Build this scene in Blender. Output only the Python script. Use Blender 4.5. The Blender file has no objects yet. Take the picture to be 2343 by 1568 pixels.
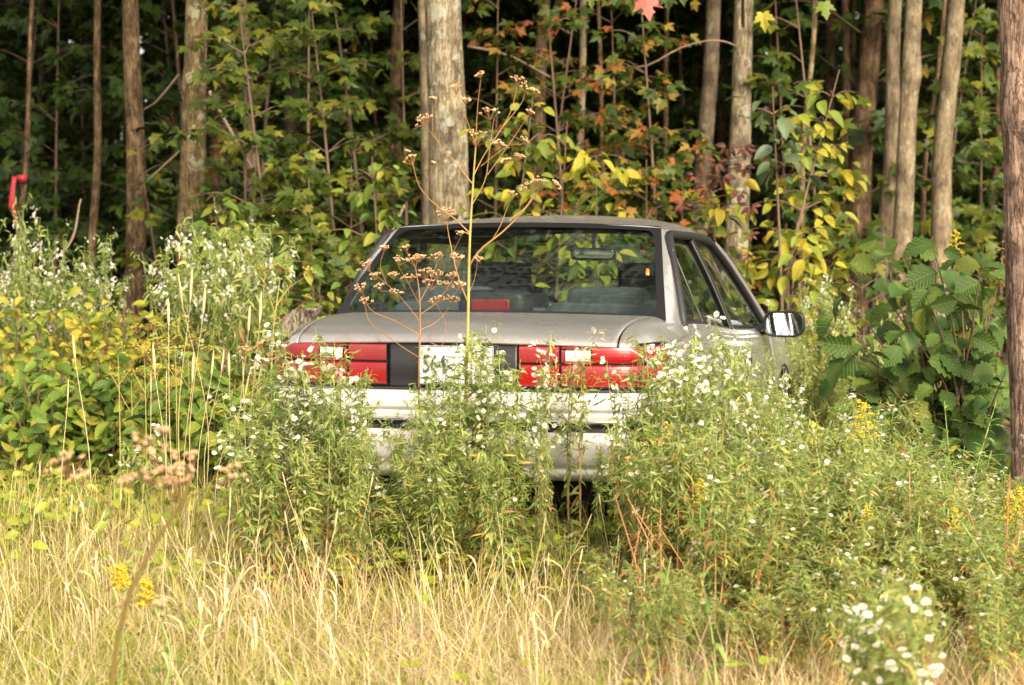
import bpy, math, random
import numpy as np
from mathutils import Matrix, Vector

# ------------------------------------------------------------------ camera, sky, sun, exposure
S = bpy.context.scene
COL = S.collection
FPX, CAMZ, PITCH = 2315.0, 1.4, math.radians(3.2)
cam_d = bpy.data.cameras.new('camera')
cam = bpy.data.objects.new('camera', cam_d); COL.objects.link(cam)
cam.location = (0, 0, CAMZ); cam.rotation_euler = (math.pi/2 - PITCH, 0, 0)
cam_d.sensor_width = 36; cam_d.lens = FPX/1024*36; cam_d.clip_end = 800; cam_d.clip_start = .1
cam_d.dof.use_dof = True; cam_d.dof.focus_distance = 8.9; cam_d.dof.aperture_fstop = 4.8
S.camera = cam
SUN_EL, SUN_AZ = math.radians(35), math.radians(24)        # sun behind the camera, to its right
world = bpy.data.worlds.new('World'); S.world = world; world.use_nodes = True
wn = world.node_tree.nodes; wl = world.node_tree.links
sky = wn.new('ShaderNodeTexSky'); sky.sky_type = 'NISHITA'; sky.sun_disc = False
sky.sun_elevation = SUN_EL; sky.sun_rotation = math.pi - SUN_AZ
sky.dust_density = 4; sky.ozone_density = .6; sky.air_density = 1.0
hsv = wn.new('ShaderNodeHueSaturation'); hsv.inputs['Saturation'].default_value = .22
wl.new(sky.outputs[0], hsv.inputs['Color']); warm = wn.new('ShaderNodeMix'); warm.data_type = 'RGBA'; warm.blend_type = 'MULTIPLY'; warm.inputs[0].default_value = 1
warm.inputs[7].default_value = (1.0, .94, .84, 1); wl.new(hsv.outputs[0], warm.inputs[6])     # the photograph's warm balance, the same over the whole sky
wl.new(warm.outputs[2], wn['Background'].inputs['Color'])
wn['Background'].inputs['Strength'].default_value = .15
sd = bpy.data.lights.new('sun', 'SUN'); sd.energy = 1.5; sd.angle = math.radians(20); sd.color = (1, .84, .60)
sun = bpy.data.objects.new('sun', sd); COL.objects.link(sun)
# direction towards the sun: behind the camera (-Y) and right (+X)
sv = Vector((math.sin(SUN_AZ)*math.cos(SUN_EL), -math.cos(SUN_AZ)*math.cos(SUN_EL), math.sin(SUN_EL)))
sun.rotation_euler = sv.to_track_quat('Z', 'Y').to_euler(); sun.location = (6, -10, 12)
S.view_settings.view_transform = 'Standard'; S.view_settings.look = 'None'; S.view_settings.gamma = 1
S.view_settings.use_curve_mapping = False; S.view_settings.exposure = 1.5
S.cycles.max_bounces = 7; S.cycles.transparent_max_bounces = 12; S.cycles.diffuse_bounces = 4
S.cycles.glossy_bounces = 3; S.cycles.transmission_bounces = 5
S.cycles.caustics_reflective = False; S.cycles.caustics_refractive = False

rng = np.random.default_rng(7); random.seed(7)
R = math.radians; K = .4372
def at(vx, vy, Y):
    """a point of the photograph (2342-wide coordinates) at world depth Y"""
    xc = (vx*K - 512)/FPX; yc = (342.5 - vy*K)/FPX
    d = np.array([xc, math.cos(PITCH) + yc*math.sin(PITCH), -math.sin(PITCH) + yc*math.cos(PITCH)])
    return np.array([0, 0, CAMZ]) + d*(Y/d[1])

# ------------------------------------------------------------------ objects
def link(o, parent=None):
    COL.objects.link(o)
    if parent is not None: o.parent = parent
    return o
def empty(name, loc=(0, 0, 0), rz=0):
    o = bpy.data.objects.new(name, None); o.location = loc; o.rotation_euler = (0, 0, rz); o.empty_display_size = .1
    return link(o)
def tag(o, label=None, cat=None, group=None, kind=None):
    if label: o['label'] = label
    if cat: o['category'] = cat
    if group: o['group'] = group
    if kind: o['kind'] = kind
    return o
def obj(name, me, parent=None, kind=None):
    o = bpy.data.objects.new(name, me); link(o, parent)
    if kind: o['kind'] = kind
    return o

class MB:
    """collects geometry of one mesh"""
    def __init__(s): s.v = []; s.n = 0; s.f = {}; s.t = []
    def add(s, V, F, mat=0, tint=.5):
        V = np.asarray(V, float).reshape(-1, 3)
        s.v.append(V); s.t.append(np.broadcast_to(np.asarray(tint, float), (len(V),)).copy())
        for f in (F if isinstance(F, list) else [F]):
            f = np.asarray(f, int)
            if f.size: s.f.setdefault(f.shape[1], []).append((f + s.n, mat))
        s.n += len(V)
    def scatter(s, tmpl, M, T, tint):
        """tmpl = [(V, F, mat), ...]; M (N,3,3) columns are axes, T (N,3)"""
        N = len(T)
        if N == 0: return
        for V, F, mat in tmpl:
            W = np.einsum('nij,vj->nvi', M, V) + np.asarray(T)[:, None, :]
            off = (np.arange(N)*len(V))[:, None, None]
            s.add(W.reshape(-1, 3), (F[None] + off).reshape(-1, F.shape[1]), mat, np.repeat(tint, len(V)))
    def tube(s, P, r, seg=6, mat=0, tint=.5, cap=False):
        P = np.asarray(P, float); n = len(P); r = np.broadcast_to(np.asarray(r, float), (n,))
        t = np.gradient(P, axis=0); t /= np.linalg.norm(t, axis=1)[:, None] + 1e-12
        ref = np.array([1., 0, 0]) if abs(t[:, 0]).mean() < .6 else np.array([0, 0, 1.])
        a = np.cross(t, ref); a /= np.linalg.norm(a, axis=1)[:, None] + 1e-12; b = np.cross(t, a)
        th = np.arange(seg)*2*math.pi/seg
        V = P[:, None] + r[:, None, None]*(np.cos(th)[None, :, None]*a[:, None] + np.sin(th)[None, :, None]*b[:, None])
        i = np.arange(n-1)[:, None]*seg; j = np.arange(seg)[None]; k = (j+1) % seg
        F = np.stack([i+j, i+k, i+seg+k, i+seg+j], -1).reshape(-1, 4)
        s.add(V.reshape(-1, 3), F, mat, tint)
        if cap:
            for base, pt in ((0, P[0]), ((n-1)*seg, P[-1])):
                ring = V[0 if base == 0 else -1]
                s.add(np.vstack([ring, pt]), np.array([[q, (q+1) % seg, seg] for q in range(seg)]), mat, tint)
    def box(s, c, d, mat=0, tint=.5, bev=0):
        c = np.array(c, float); d = np.array(d, float)/2
        if bev <= 0:
            V = np.array([[x, y, z] for x in (-1, 1) for y in (-1, 1) for z in (-1, 1)])*d + c
            F = np.array([[0, 1, 3, 2], [4, 6, 7, 5], [0, 4, 5, 1], [2, 3, 7, 6], [0, 2, 6, 4], [1, 5, 7, 3]])
            s.add(V, F, mat, tint)
        else:      # rounded: superellipsoid grid
            nu, nv = 20, 12
            u = np.linspace(-math.pi, math.pi, nu, endpoint=False); w = np.linspace(-math.pi/2, math.pi/2, nv)
            e = bev
            f = lambda a, p: np.sign(a)*np.abs(a)**p
            U, W = np.meshgrid(u, w)
            V = np.stack([f(np.cos(W), e)*f(np.cos(U), e), f(np.cos(W), e)*f(np.sin(U), e), f(np.sin(W), e)], -1)*d + c
            i = np.arange(nv-1)[:, None]*nu; j = np.arange(nu)[None]; k = (j+1) % nu
            s.add(V.reshape(-1, 3), np.stack([i+j, i+k, i+nu+k, i+nu+j], -1).reshape(-1, 4), mat, tint)
    def grid(s, P, mat=0, tint=.5, closed=False):
        P = np.asarray(P, float); m, n = P.shape[:2]
        i = np.arange(m-1)[:, None]*n; nj = n if closed else n-1
        j = np.arange(nj)[None]; k = (j+1) % n
        s.add(P.reshape(-1, 3), np.stack([i+j, i+k, i+n+k, i+n+j], -1).reshape(-1, 4), mat, tint)
    def mesh(s, name, mats, smooth=False):
        me = bpy.data.meshes.new(name)
        if s.n == 0: return me
        V = np.concatenate(s.v); T = np.concatenate(s.t)
        me.vertices.add(len(V)); me.vertices.foreach_set('co', V.astype(np.float32).ravel())
        idx, tot, mi = [], [], []
        for k, lst in s.f.items():
            for f, m in lst:
                idx.append(f.ravel()); tot.append(np.full(len(f), k)); mi.append(np.full(len(f), m))
        idx = np.concatenate(idx); tot = np.concatenate(tot); mi = np.concatenate(mi)
        me.loops.add(len(idx)); me.loops.foreach_set('vertex_index', idx.astype(np.int32))
        me.polygons.add(len(tot))
        me.polygons.foreach_set('loop_start', np.concatenate([[0], np.cumsum(tot)[:-1]]).astype(np.int32))
        me.update(calc_edges=True)
        me.polygons.foreach_set('material_index', mi.astype(np.int32))
        me.polygons.foreach_set('use_smooth', np.full(len(tot), smooth))
        a = me.attributes.new('tint', 'FLOAT', 'POINT'); a.data.foreach_set('value', T.astype(np.float32))
        for m in (mats if isinstance(mats, (list, tuple)) else [mats]): me.materials.append(m)
        me.validate()
        return me

# ------------------------------------------------------------------ materials
def new_mat(name):
    m = bpy.data.materials.new(name); m.use_nodes = True
    nt = m.node_tree; return m, nt, nt.nodes['Principled BSDF'], nt.nodes['Material Output']
def ramp(nt, stops, fac, interp='LINEAR'):
    r = nt.nodes.new('ShaderNodeValToRGB'); r.color_ramp.interpolation = interp
    e = r.color_ramp.elements
    while len(e) < len(stops): e.new(.5)
    for q, (p, c) in zip(e, stops): q.position = p; q.color = (*c, 1)
    nt.links.new(fac, r.inputs[0]); return r.outputs[0]
def math_n(nt, op, a, b=None):
    n = nt.nodes.new('ShaderNodeMath'); n.operation = op
    for i, v in enumerate((a, b)):
        if v is None: continue
        if isinstance(v, (int, float)): n.inputs[i].default_value = v
        else: nt.links.new(v, n.inputs[i])
    return n.outputs[0]
def noise(nt, scale, detail=4, rough=.6, vec=None, stretch=None):
    n = nt.nodes.new('ShaderNodeTexNoise'); n.inputs['Scale'].default_value = scale
    n.inputs['Detail'].default_value = detail; n.inputs['Roughness'].default_value = rough
    if vec is None:
        tc = nt.nodes.new('ShaderNodeTexCoord'); vec = tc.outputs['Object']
    if stretch:
        mp = nt.nodes.new('ShaderNodeMapping'); mp.inputs['Scale'].default_value = stretch
        nt.links.new(vec, mp.inputs[0]); vec = mp.outputs[0]
    nt.links.new(vec, n.inputs['Vector']); return n.outputs['Fac']
def mixc(nt, fac, a, b, mode='MIX'):
    n = nt.nodes.new('ShaderNodeMix'); n.data_type = 'RGBA'; n.blend_type = mode
    for sock, v in ((n.inputs[0], fac), (n.inputs[6], a), (n.inputs[7], b)):
        if isinstance(v, (int, float)): sock.default_value = v
        elif isinstance(v, tuple): sock.default_value = (*v, 1)
        else: nt.links.new(v, sock)
    return n.outputs[2]
def leaf_mat(name, stops, orand=.25, transl=.3, rough=.5, interp='LINEAR', spots=None, veins=0):
    m, nt, bs, out = new_mat(name)
    at_ = nt.nodes.new('ShaderNodeAttribute'); at_.attribute_name = 'tint'
    oi = nt.nodes.new('ShaderNodeObjectInfo')
    r = math_n(nt, 'MULTIPLY', math_n(nt, 'SUBTRACT', oi.outputs['Random'], .5), orand)
    f = math_n(nt, 'ADD', at_.outputs['Fac'], r)
    c = ramp(nt, stops, f, interp)
    if spots:
        k = ramp(nt, [(.0, (0, 0, 0)), (spots[1], (0, 0, 0)), (min(1, spots[1]+.06), (1, 1, 1))], noise(nt, spots[2], 3))
        c = mixc(nt, k, c, spots[0])
    v = noise(nt, 9, 2)
    c = mixc(nt, 1.0, c, ramp(nt, [(.3, (.78, .80, .78)), (.7, (1.12, 1.1, 1.1))], v), 'MULTIPLY')
    if veins:        # leaf objects: local y runs from stalk to tip
        tc = nt.nodes.new('ShaderNodeTexCoord'); sp = nt.nodes.new('ShaderNodeSeparateXYZ'); nt.links.new(tc.outputs['Object'], sp.inputs[0])
        ax = math_n(nt, 'ABSOLUTE', sp.outputs['X']); t = math_n(nt, 'SUBTRACT', sp.outputs['Y'], math_n(nt, 'MULTIPLY', ax, .75))
        fr = math_n(nt, 'PINGPONG', math_n(nt, 'MULTIPLY', t, veins), .5)
        side = ramp(nt, [(0, (1, 1, 1)), (.10, (.55, .55, .55)), (.22, (0, 0, 0))], fr)
        mid = ramp(nt, [(0, (1, 1, 1)), (.022, (0, 0, 0))], ax)
        vv = math_n(nt, 'MAXIMUM', side, mid)
        c = mixc(nt, math_n(nt, 'MULTIPLY', vv, .38), c, (.30, .33, .10))
        bm = nt.nodes.new('ShaderNodeBump'); bm.inputs['Strength'].default_value = .5; bm.inputs['Distance'].default_value = .004; bm.invert = True
        nt.links.new(vv, bm.inputs['Height']); nt.links.new(bm.outputs[0], bs.inputs['Normal'])
    nt.links.new(c, bs.inputs['Base Color'])
    bs.inputs['Roughness'].default_value = rough; bs.inputs['Specular IOR Level'].default_value = .35
    tr = nt.nodes.new('ShaderNodeBsdfTranslucent'); nt.links.new(c, tr.inputs['Color'])
    mx = nt.nodes.new('ShaderNodeMixShader'); mx.inputs[0].default_value = transl
    nt.links.new(bs.outputs[0], mx.inputs[1]); nt.links.new(tr.outputs[0], mx.inputs[2])
    nt.links.new(mx.outputs[0], out.inputs['Surface'])
    return m
def plain(name, col, rough=.5, metal=0, spec=.5, coat=0, bump=None):
    m, nt, bs, out = new_mat(name)
    bs.inputs['Roughness'].default_value = rough; bs.inputs['Metallic'].default_value = metal
    bs.inputs['Specular IOR Level'].default_value = spec; bs.inputs['Coat Weight'].default_value = coat
    nf = noise(nt, 6 if not bump else bump[0], 4)
    c = mixc(nt, 1.0, col, ramp(nt, [(.3, (.88, .88, .88)), (.7, (1.05, 1.05, 1.05))], nf), 'MULTIPLY')
    nt.links.new(c, bs.inputs['Base Color'])
    if bump:
        b = nt.nodes.new('ShaderNodeBump'); b.inputs['Strength'].default_value = bump[1]; b.inputs['Distance'].default_value = .01
        nt.links.new(nf, b.inputs['Height']); nt.links.new(b.outputs[0], bs.inputs['Normal'])
    return m
def bark(name, dark, light, lichen=None, lich_amt=.5, scale=1.0, bump=.7, crk=.9):
    m, nt, bs, out = new_mat(name)
    tc = nt.nodes.new('ShaderNodeTexCoord'); vec = tc.outputs['Object']
    oi = nt.nodes.new('ShaderNodeObjectInfo')
    ad = nt.nodes.new('ShaderNodeVectorMath'); ad.operation = 'ADD'
    nt.links.new(vec, ad.inputs[0]); nt.links.new(oi.outputs['Location'], ad.inputs[1]); vec = ad.outputs[0]
    fiss = noise(nt, 26*scale, 8, .72, vec, (1, 1, .24))
    fine = noise(nt, 90*scale, 5, .7, vec, (1, 1, .6))
    big = noise(nt, 5, 5, .65, vec)
    c = ramp(nt, [(.42, dark), (.52, light)], fiss)
    c = mixc(nt, .35, c, ramp(nt, [(.35, dark), (.65, light)], fine))
    c = mixc(nt, 1.0, c, ramp(nt, [(.36, (.55, .52, .50)), (.64, (1.35, 1.33, 1.25))], big), 'MULTIPLY')
    crack = math_n(nt, 'ABSOLUTE', math_n(nt, 'SUBTRACT', noise(nt, 38*scale, 5, .6, vec, (1, 1, .17)), .5))
    ck = ramp(nt, [(0, (.30, .27, .24)), (.028, (.55, .52, .5)), (.05, (1, 1, 1))], crack)
    c = mixc(nt, crk, c, ck, 'MULTIPLY')
    if lichen:
        l1 = noise(nt, 9, 5, .7, vec, (1, 1, .8))
        k = ramp(nt, [(lich_amt, (0, 0, 0)), (lich_amt+.05, (1, 1, 1))], l1)
        c = mixc(nt, math_n(nt, 'MULTIPLY', k, .8), c, lichen)
        l2 = noise(nt, 14, 4, .7, vec)
        k2 = ramp(nt, [(lich_amt+.1, (0, 0, 0)), (lich_amt+.13, (.6, .6, .6))], l2)
        c = mixc(nt, k2, c, (.32, .27, .06))
    nt.links.new(c, bs.inputs['Base Color']); bs.inputs['Roughness'].default_value = .9
    bs.inputs['Specular IOR Level'].default_value = .2
    b = nt.nodes.new('ShaderNodeBump'); b.inputs['Strength'].default_value = bump; b.inputs['Distance'].default_value = .035
    nt.links.new(math_n(nt, 'ADD', math_n(nt, 'ADD', fiss, math_n(nt, 'MULTIPLY', fine, .4)), math_n(nt, 'MULTIPLY', ck, .5*crk)), b.inputs['Height'])
    nt.links.new(b.outputs[0], bs.inputs['Normal'])
    return m

GREEN_D = (.024, .046, .007); GREEN = (.052, .088, .010); GREEN_L = (.10, .13, .015); YG = (.22, .21, .022)
YEL = (.55, .44, .05); ORG = (.36, .14, .03); RED = (.34, .05, .03); BRN = (.26, .12, .05); STRAW = (.62, .50, .28)
M = {}
M['aster_leaf'] = leaf_mat('aster_leaf', [(0, (.14, .22, .052)), (.3, (.31, .39, .115)), (.55, (.47, .49, .15)), (.75, (.66, .50, .13)), (1, (.42, .18, .08))], .15, .5)
M['aster_stem'] = leaf_mat('aster_stem', [(0, (.36, .14, .07)), (.4, (.50, .29, .13)), (.7, (.32, .38, .12)), (1, (.22, .32, .09))], .3, .05)
M['petal'] = plain('petal', (.78, .77, .75), .7)
M['flower_eye'] = plain('flower_eye', (.65, .48, .06), .8)
M['grass'] = leaf_mat('grass', [(0, (.15, .20, .03)), (.25, (.34, .35, .06)), (.45, (.54, .44, .13)), (.62, (.62, .46, .26)), (.85, (.74, .60, .43)), (1, (.42, .23, .12))], 0, .25, .6)
M['stalk'] = leaf_mat('stalk', [(0, (.55, .42, .17)), (.5, (.68, .55, .31)), (1, (.42, .22, .10))], .4, .1, .6)
M['clover'] = leaf_mat('clover', [(0, (.13, .20, .02)), (.5, (.28, .33, .035)), (1, (.46, .40, .05))], .1, .3)
M['maple_g'] = leaf_mat('maple_green', [(0, GREEN_D), (.3, GREEN), (.6, GREEN_L), (.85, YG), (1, YEL)], .3, .35)
M['maple_mix'] = leaf_mat('maple_turning', [(0, GREEN_D), (.3, GREEN), (.55, GREEN_L), (.68, (.30, .24, .04)), (.80, ORG), (.93, RED), (1, (.45, .16, .10))], .3, .35)
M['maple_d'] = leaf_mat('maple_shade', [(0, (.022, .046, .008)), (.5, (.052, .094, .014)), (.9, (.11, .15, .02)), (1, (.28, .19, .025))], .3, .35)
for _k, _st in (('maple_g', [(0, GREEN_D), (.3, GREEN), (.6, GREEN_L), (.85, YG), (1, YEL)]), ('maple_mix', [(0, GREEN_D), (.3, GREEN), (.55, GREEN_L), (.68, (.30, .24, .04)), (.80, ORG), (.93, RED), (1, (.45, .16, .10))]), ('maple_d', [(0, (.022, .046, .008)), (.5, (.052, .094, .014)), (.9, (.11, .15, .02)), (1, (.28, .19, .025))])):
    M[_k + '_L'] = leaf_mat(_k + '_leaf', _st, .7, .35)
M['pink_leaf'] = leaf_mat('pink_leaf', [(0, (.50, .12, .10)), (1, (.55, .20, .16))], .6, .35)
M['dogwood'] = leaf_mat('dogwood_leaf', [(0, (.045, .10, .010)), (.35, (.10, .18, .017)), (.66, (.18, .26, .026)), (.88, (.33, .32, .035)), (1, (.48, .34, .06))], .85, .3, .45, veins=7)
M['yellow_leaf'] = leaf_mat('yellow_leaf', [(0, (.11, .18, .02)), (.35, (.24, .30, .03)), (.65, (.42, .38, .03)), (1, (.52, .38, .035))], .9, .35, .45, spots=((.35, .2, .05), .68, 3.0), veins=8)
M['hazel'] = leaf_mat('hazel_leaf', [(0, (.030, .070, .012)), (.5, (.055, .115, .016)), (.85, (.11, .17, .02)), (1, (.26, .24, .035))], .9, .28, .65, spots=((.26, .17, .05), .66, 3.2), veins=10)
M['creeper'] = leaf_mat('creeper_leaf', [(0, (.06, .026, .016)), (.5, (.11, .030, .018)), (1, (.19, .06, .035))], .9, .3, .5)
M['grey_leaf'] = leaf_mat('grey_green_leaf', [(0, (.07, .11, .05)), (.5, (.11, .16, .07)), (1, (.19, .19, .09))], .9, .25, .5)
M['golden'] = leaf_mat('goldenrod_flower', [(0, (.60, .42, .03)), (.6, (.75, .58, .04)), (1, (.50, .32, .05))], .2, .1)
M['golden_leaf'] = leaf_mat('goldenrod_leaf', [(0, (.14, .24, .05)), (.4, (.25, .36, .08)), (.7, (.50, .48, .10)), (1, (.55, .36, .10))], .3, .3)
M['umbel'] = leaf_mat('dry_umbel', [(0, (.27, .12, .045)), (.5, (.38, .21, .08)), (.8, (.42, .34, .10)), (1, (.33, .36, .09))], .1, .05, .7)
M['umbel_n'] = leaf_mat('near_dry_umbel', [(0, (.20, .09, .045)), (.5, (.24, .12, .055)), (1, (.15, .11, .022))], .1, .05, .7)
M['seed'] = leaf_mat('dry_seed', [(0, (.42, .20, .08)), (.6, (.62, .42, .22)), (1, (.75, .58, .38))], .1, .1, .7)
M['yfl'] = leaf_mat('wild_parsnip_flower', [(0, (.45, .42, .05)), (1, (.60, .55, .08))], .1, .2, .7)
M['twig'] = plain('twig', (.16, .10, .065), .8)
M['twig_l'] = plain('twig_pale', (.30, .22, .15), .8)
M['bark_main'] = bark('bark_pale_ridged', (.17, .135, .085), (.44, .37, .25), (.46, .45, .36), .55, crk=.75)
M['bark_lichen'] = bark('bark_lichen', (.10, .068, .034), (.28, .21, .11), (.36, .37, .23), .57)
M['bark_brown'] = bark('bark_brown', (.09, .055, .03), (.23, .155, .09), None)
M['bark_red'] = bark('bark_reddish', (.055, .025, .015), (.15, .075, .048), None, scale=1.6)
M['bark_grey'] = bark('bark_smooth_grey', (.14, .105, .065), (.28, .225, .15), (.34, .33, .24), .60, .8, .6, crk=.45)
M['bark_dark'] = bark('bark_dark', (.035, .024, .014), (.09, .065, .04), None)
M['bark_right'] = bark('bark_right', (.13, .08, .06), (.36, .25, .20), (.55, .53, .42), .62)
M['wood'] = bark('weathered_wood', (.22, .17, .14), (.55, .48, .42), None, bump=1)

# ------------------------------------------------------------------ leaf templates (unit length along +Y, normal +Z)
def strip(n, w, droop=.3, side=None, fold=0.0, tip=True):
    """narrow blade of n segments, max half-width w"""
    V, F3, F4 = [], [], []
    ts = np.linspace(0, 1, n+1)
    for i, t in enumerate(ts[:-1]):
        ww = w*(math.sin(math.pi*min(1, (t*.8+.2)))**.8 if side is None else side[i])
        z = -droop*t*t
        V += [[-ww, t*(1-.25*droop*t), z], [ww, t*(1-.25*droop*t), z]]
    V.append([0, 1-.25*droop, -droop])
    for i in range(n-1): F4.append([2*i, 2*i+1, 2*i+3, 2*i+2])
    F3.append([2*(n-1), 2*(n-1)+1, 2*n])
    return [(np.array(V, float), np.array(F4), 0), ] if not F3 else _mk(V, F3, F4)
def _mk(V, F3, F4):
    F = [list(f) for f in F3]
    for a, b, c, d in F4: F += [[a, b, c], [a, c, d]]
    return [(np.array(V, float), np.array(F), 0)]
def ovate(rows, w, droop=.25, fold=.35, serr=0, corr=0, peak=.42, cup=0):
    V, F4 = [], []
    for i in range(rows+1):
        t = i/rows
        ww = w*(math.sin(math.pi*t**(math.log(.5)/math.log(peak))))**.75 if 0 < t < 1 else .004
        s = 1 + (serr if i % 2 else -serr)
        cz = corr*(1 if i % 2 else -1)
        y = t*(1-.2*droop*t); z = -droop*t*t
        V += [[-ww*s, y + .02*s, z + fold*ww + cup*ww*ww], [-ww*.5, y, z + fold*ww*.5 + cz], [0, y - .0, z], [ww*.5, y, z + fold*ww*.5 + cz], [ww*s, y + .02*s, z + fold*ww + cup*ww*ww]]
    for i in range(rows):
        for j in range(4): a = i*5+j; F4.append([a, a+1, a+6, a+5])
    return [(np.array(V, float), np.array(F4), 0)]
MP = [(0, 0), (.14, -.09), (.36, -.05), (.30, .09), (.47, .20), (.45, .29), (.60, .50), (.43, .47), (.20, .40), (.19, .52), (.27, .66), (.17, .68), (0, 1.0)]
def maple(cup=.25, droop=.2):
    out = MP + [(-x, y) for x, y in MP[-2:0:-1]]
    V = [[x, y, cup*abs(x)*.8 - droop*y*y - .25*x*x] for x, y in out] + [[0, .25, -.02]]
    n = len(out); F = [[n, i, (i+1) % n] for i in range(n)]
    return [(np.array(V, float), np.array(F), 0)]
def rhomb(w=.35, fold=.15):
    return [(np.array([[0, 0, 0], [w, .45, fold*w*2], [0, 1, -.1], [-w, .45, fold*w*2]], float), np.array([[0, 1, 2], [0, 2, 3]]), 0)]
def daisy(n=11, m_pet=1, m_eye=2):
    V, F = [], []
    for i in range(n):
        a = 2*math.pi*i/n; b = 2*math.pi*.32/n
        for (r, da, z) in ((.22, 0, .02), (.7, b, .10), (1, 0, .06), (.7, -b, .10)):
            V.append([r*math.cos(a+da), r*math.sin(a+da), z])
        q = 4*i; F += [[q, q+1, q+2], [q, q+2, q+3]]
    E = [[.33*math.cos(2*math.pi*i/6), .33*math.sin(2*math.pi*i/6), .05] for i in range(6)] + [[0, 0, .22]]
    return [(np.array(V), np.array(F), m_pet), (np.array(E), np.array([[i, (i+1) % 6, 6] for i in range(6)]), m_eye)]
def blob(mat=0):
    V = np.array([[1, 0, 0], [0, 1, 0], [-1, 0, 0], [0, -1, 0], [0, 0, 1], [0, 0, -1]], float)
    F = np.array([[0, 1, 4], [1, 2, 4], [2, 3, 4], [3, 0, 4], [1, 0, 5], [2, 1, 5], [3, 2, 5], [0, 3, 5]])
    return [(V, F, mat)]
def unit(a): a = np.asarray(a, float); return a/(np.linalg.norm(a, axis=-1, keepdims=True) + 1e-12)
def frames(D, N, L, W=None):
    """columns x,y,z : y along D, z near N; scaled by L (length) and W (width)"""
    D = unit(D); N = np.broadcast_to(np.asarray(N, float), D.shape)
    X = unit(np.cross(D, N)); Z = np.cross(X, D)
    L = np.broadcast_to(np.asarray(L, float), (len(D),)); W = L if W is None else np.broadcast_to(np.asarray(W, float), (len(D),))
    return np.stack([X*W[:, None], D*L[:, None], Z*W[:, None]], -1)
def rnd(n, s=1.0): return rng.normal(0, s, (n, 3))
def curve(pts, n):
    """smooth path through control points"""
    P = np.asarray(pts, float); m = len(P)
    if m == 2: return P[0] + (P[1]-P[0])*np.linspace(0, 1, n)[:, None]
    E = np.vstack([2*P[0]-P[1], P, 2*P[-1]-P[-2]])
    u = np.linspace(0, m-1-1e-9, n); i = u.astype(int); t = (u-i)[:, None]
    a, b, c, d = E[i], E[i+1], E[i+2], E[i+3]
    return .5*(2*b + (c-a)*t + (2*a-5*b+4*c-d)*t*t + (3*b-a-3*c+d)*t**3)
def leaf_objects(parent, meshes, Mx, T, name='leaf'):
    """each leaf an object of its own, sharing mesh data"""
    pick = rng.integers(0, len(meshes), len(T))
    for q in range(len(T)):
        o = bpy.data.objects.new(name, meshes[pick[q]])
        m = np.eye(4); m[:3, :3] = Mx[q]; m[:3, 3] = T[q]
        o.matrix_basis = Matrix(m.tolist())
        COL.objects.link(o); o.parent = parent

# ------------------------------------------------------------------ ground
def ground_h(x, y): return .03*np.sin(x*1.3+.4)*np.cos(y*1.1) + .02*np.sin(x*3.1)*np.sin(y*2.3)
gx = np.concatenate([[-300, -100, -40], np.linspace(-14, 14, 120), [40, 100, 300]])
gy = np.concatenate([[-200, -60, -20], np.linspace(-4, 34, 150), [60, 150, 500]])
GX, GY = np.meshgrid(gx, gy); GZ = ground_h(GX, GY)*((abs(GX) < 15) & (GY < 35) & (GY > -5)) - .01
mb = MB(); mb.grid(np.stack([GX, GY, GZ], -1))
gm, nt, bs, out = new_mat('soil_and_thatch')
tc = nt.nodes.new('ShaderNodeTexCoord')
c1 = ramp(nt, [(.3, (.10, .07, .035)), (.5, (.20, .17, .07)), (.7, (.30, .25, .12))], noise(nt, 5, 8, .7, tc.outputs['Object']))
c2 = ramp(nt, [(.3, (.035, .024, .014)), (.7, (.10, .06, .03))], noise(nt, 9, 8, .7, tc.outputs['Object']))
sp = nt.nodes.new('ShaderNodeSeparateXYZ'); nt.links.new(tc.outputs['Object'], sp.inputs[0])
k = ramp(nt, [(.0, (0, 0, 0)), (1, (1, 1, 1))], math_n(nt, 'MULTIPLY', math_n(nt, 'SUBTRACT', sp.outputs['Y'], 10.0), .5))
nt.links.new(mixc(nt, k, c1, c2), bs.inputs['Base Color']); bs.inputs['Roughness'].default_value = .95
tag(obj('ground', mb.mesh('ground', gm, True)), 'earth and thatch under the meadow and the woods', kind='structure')
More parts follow.
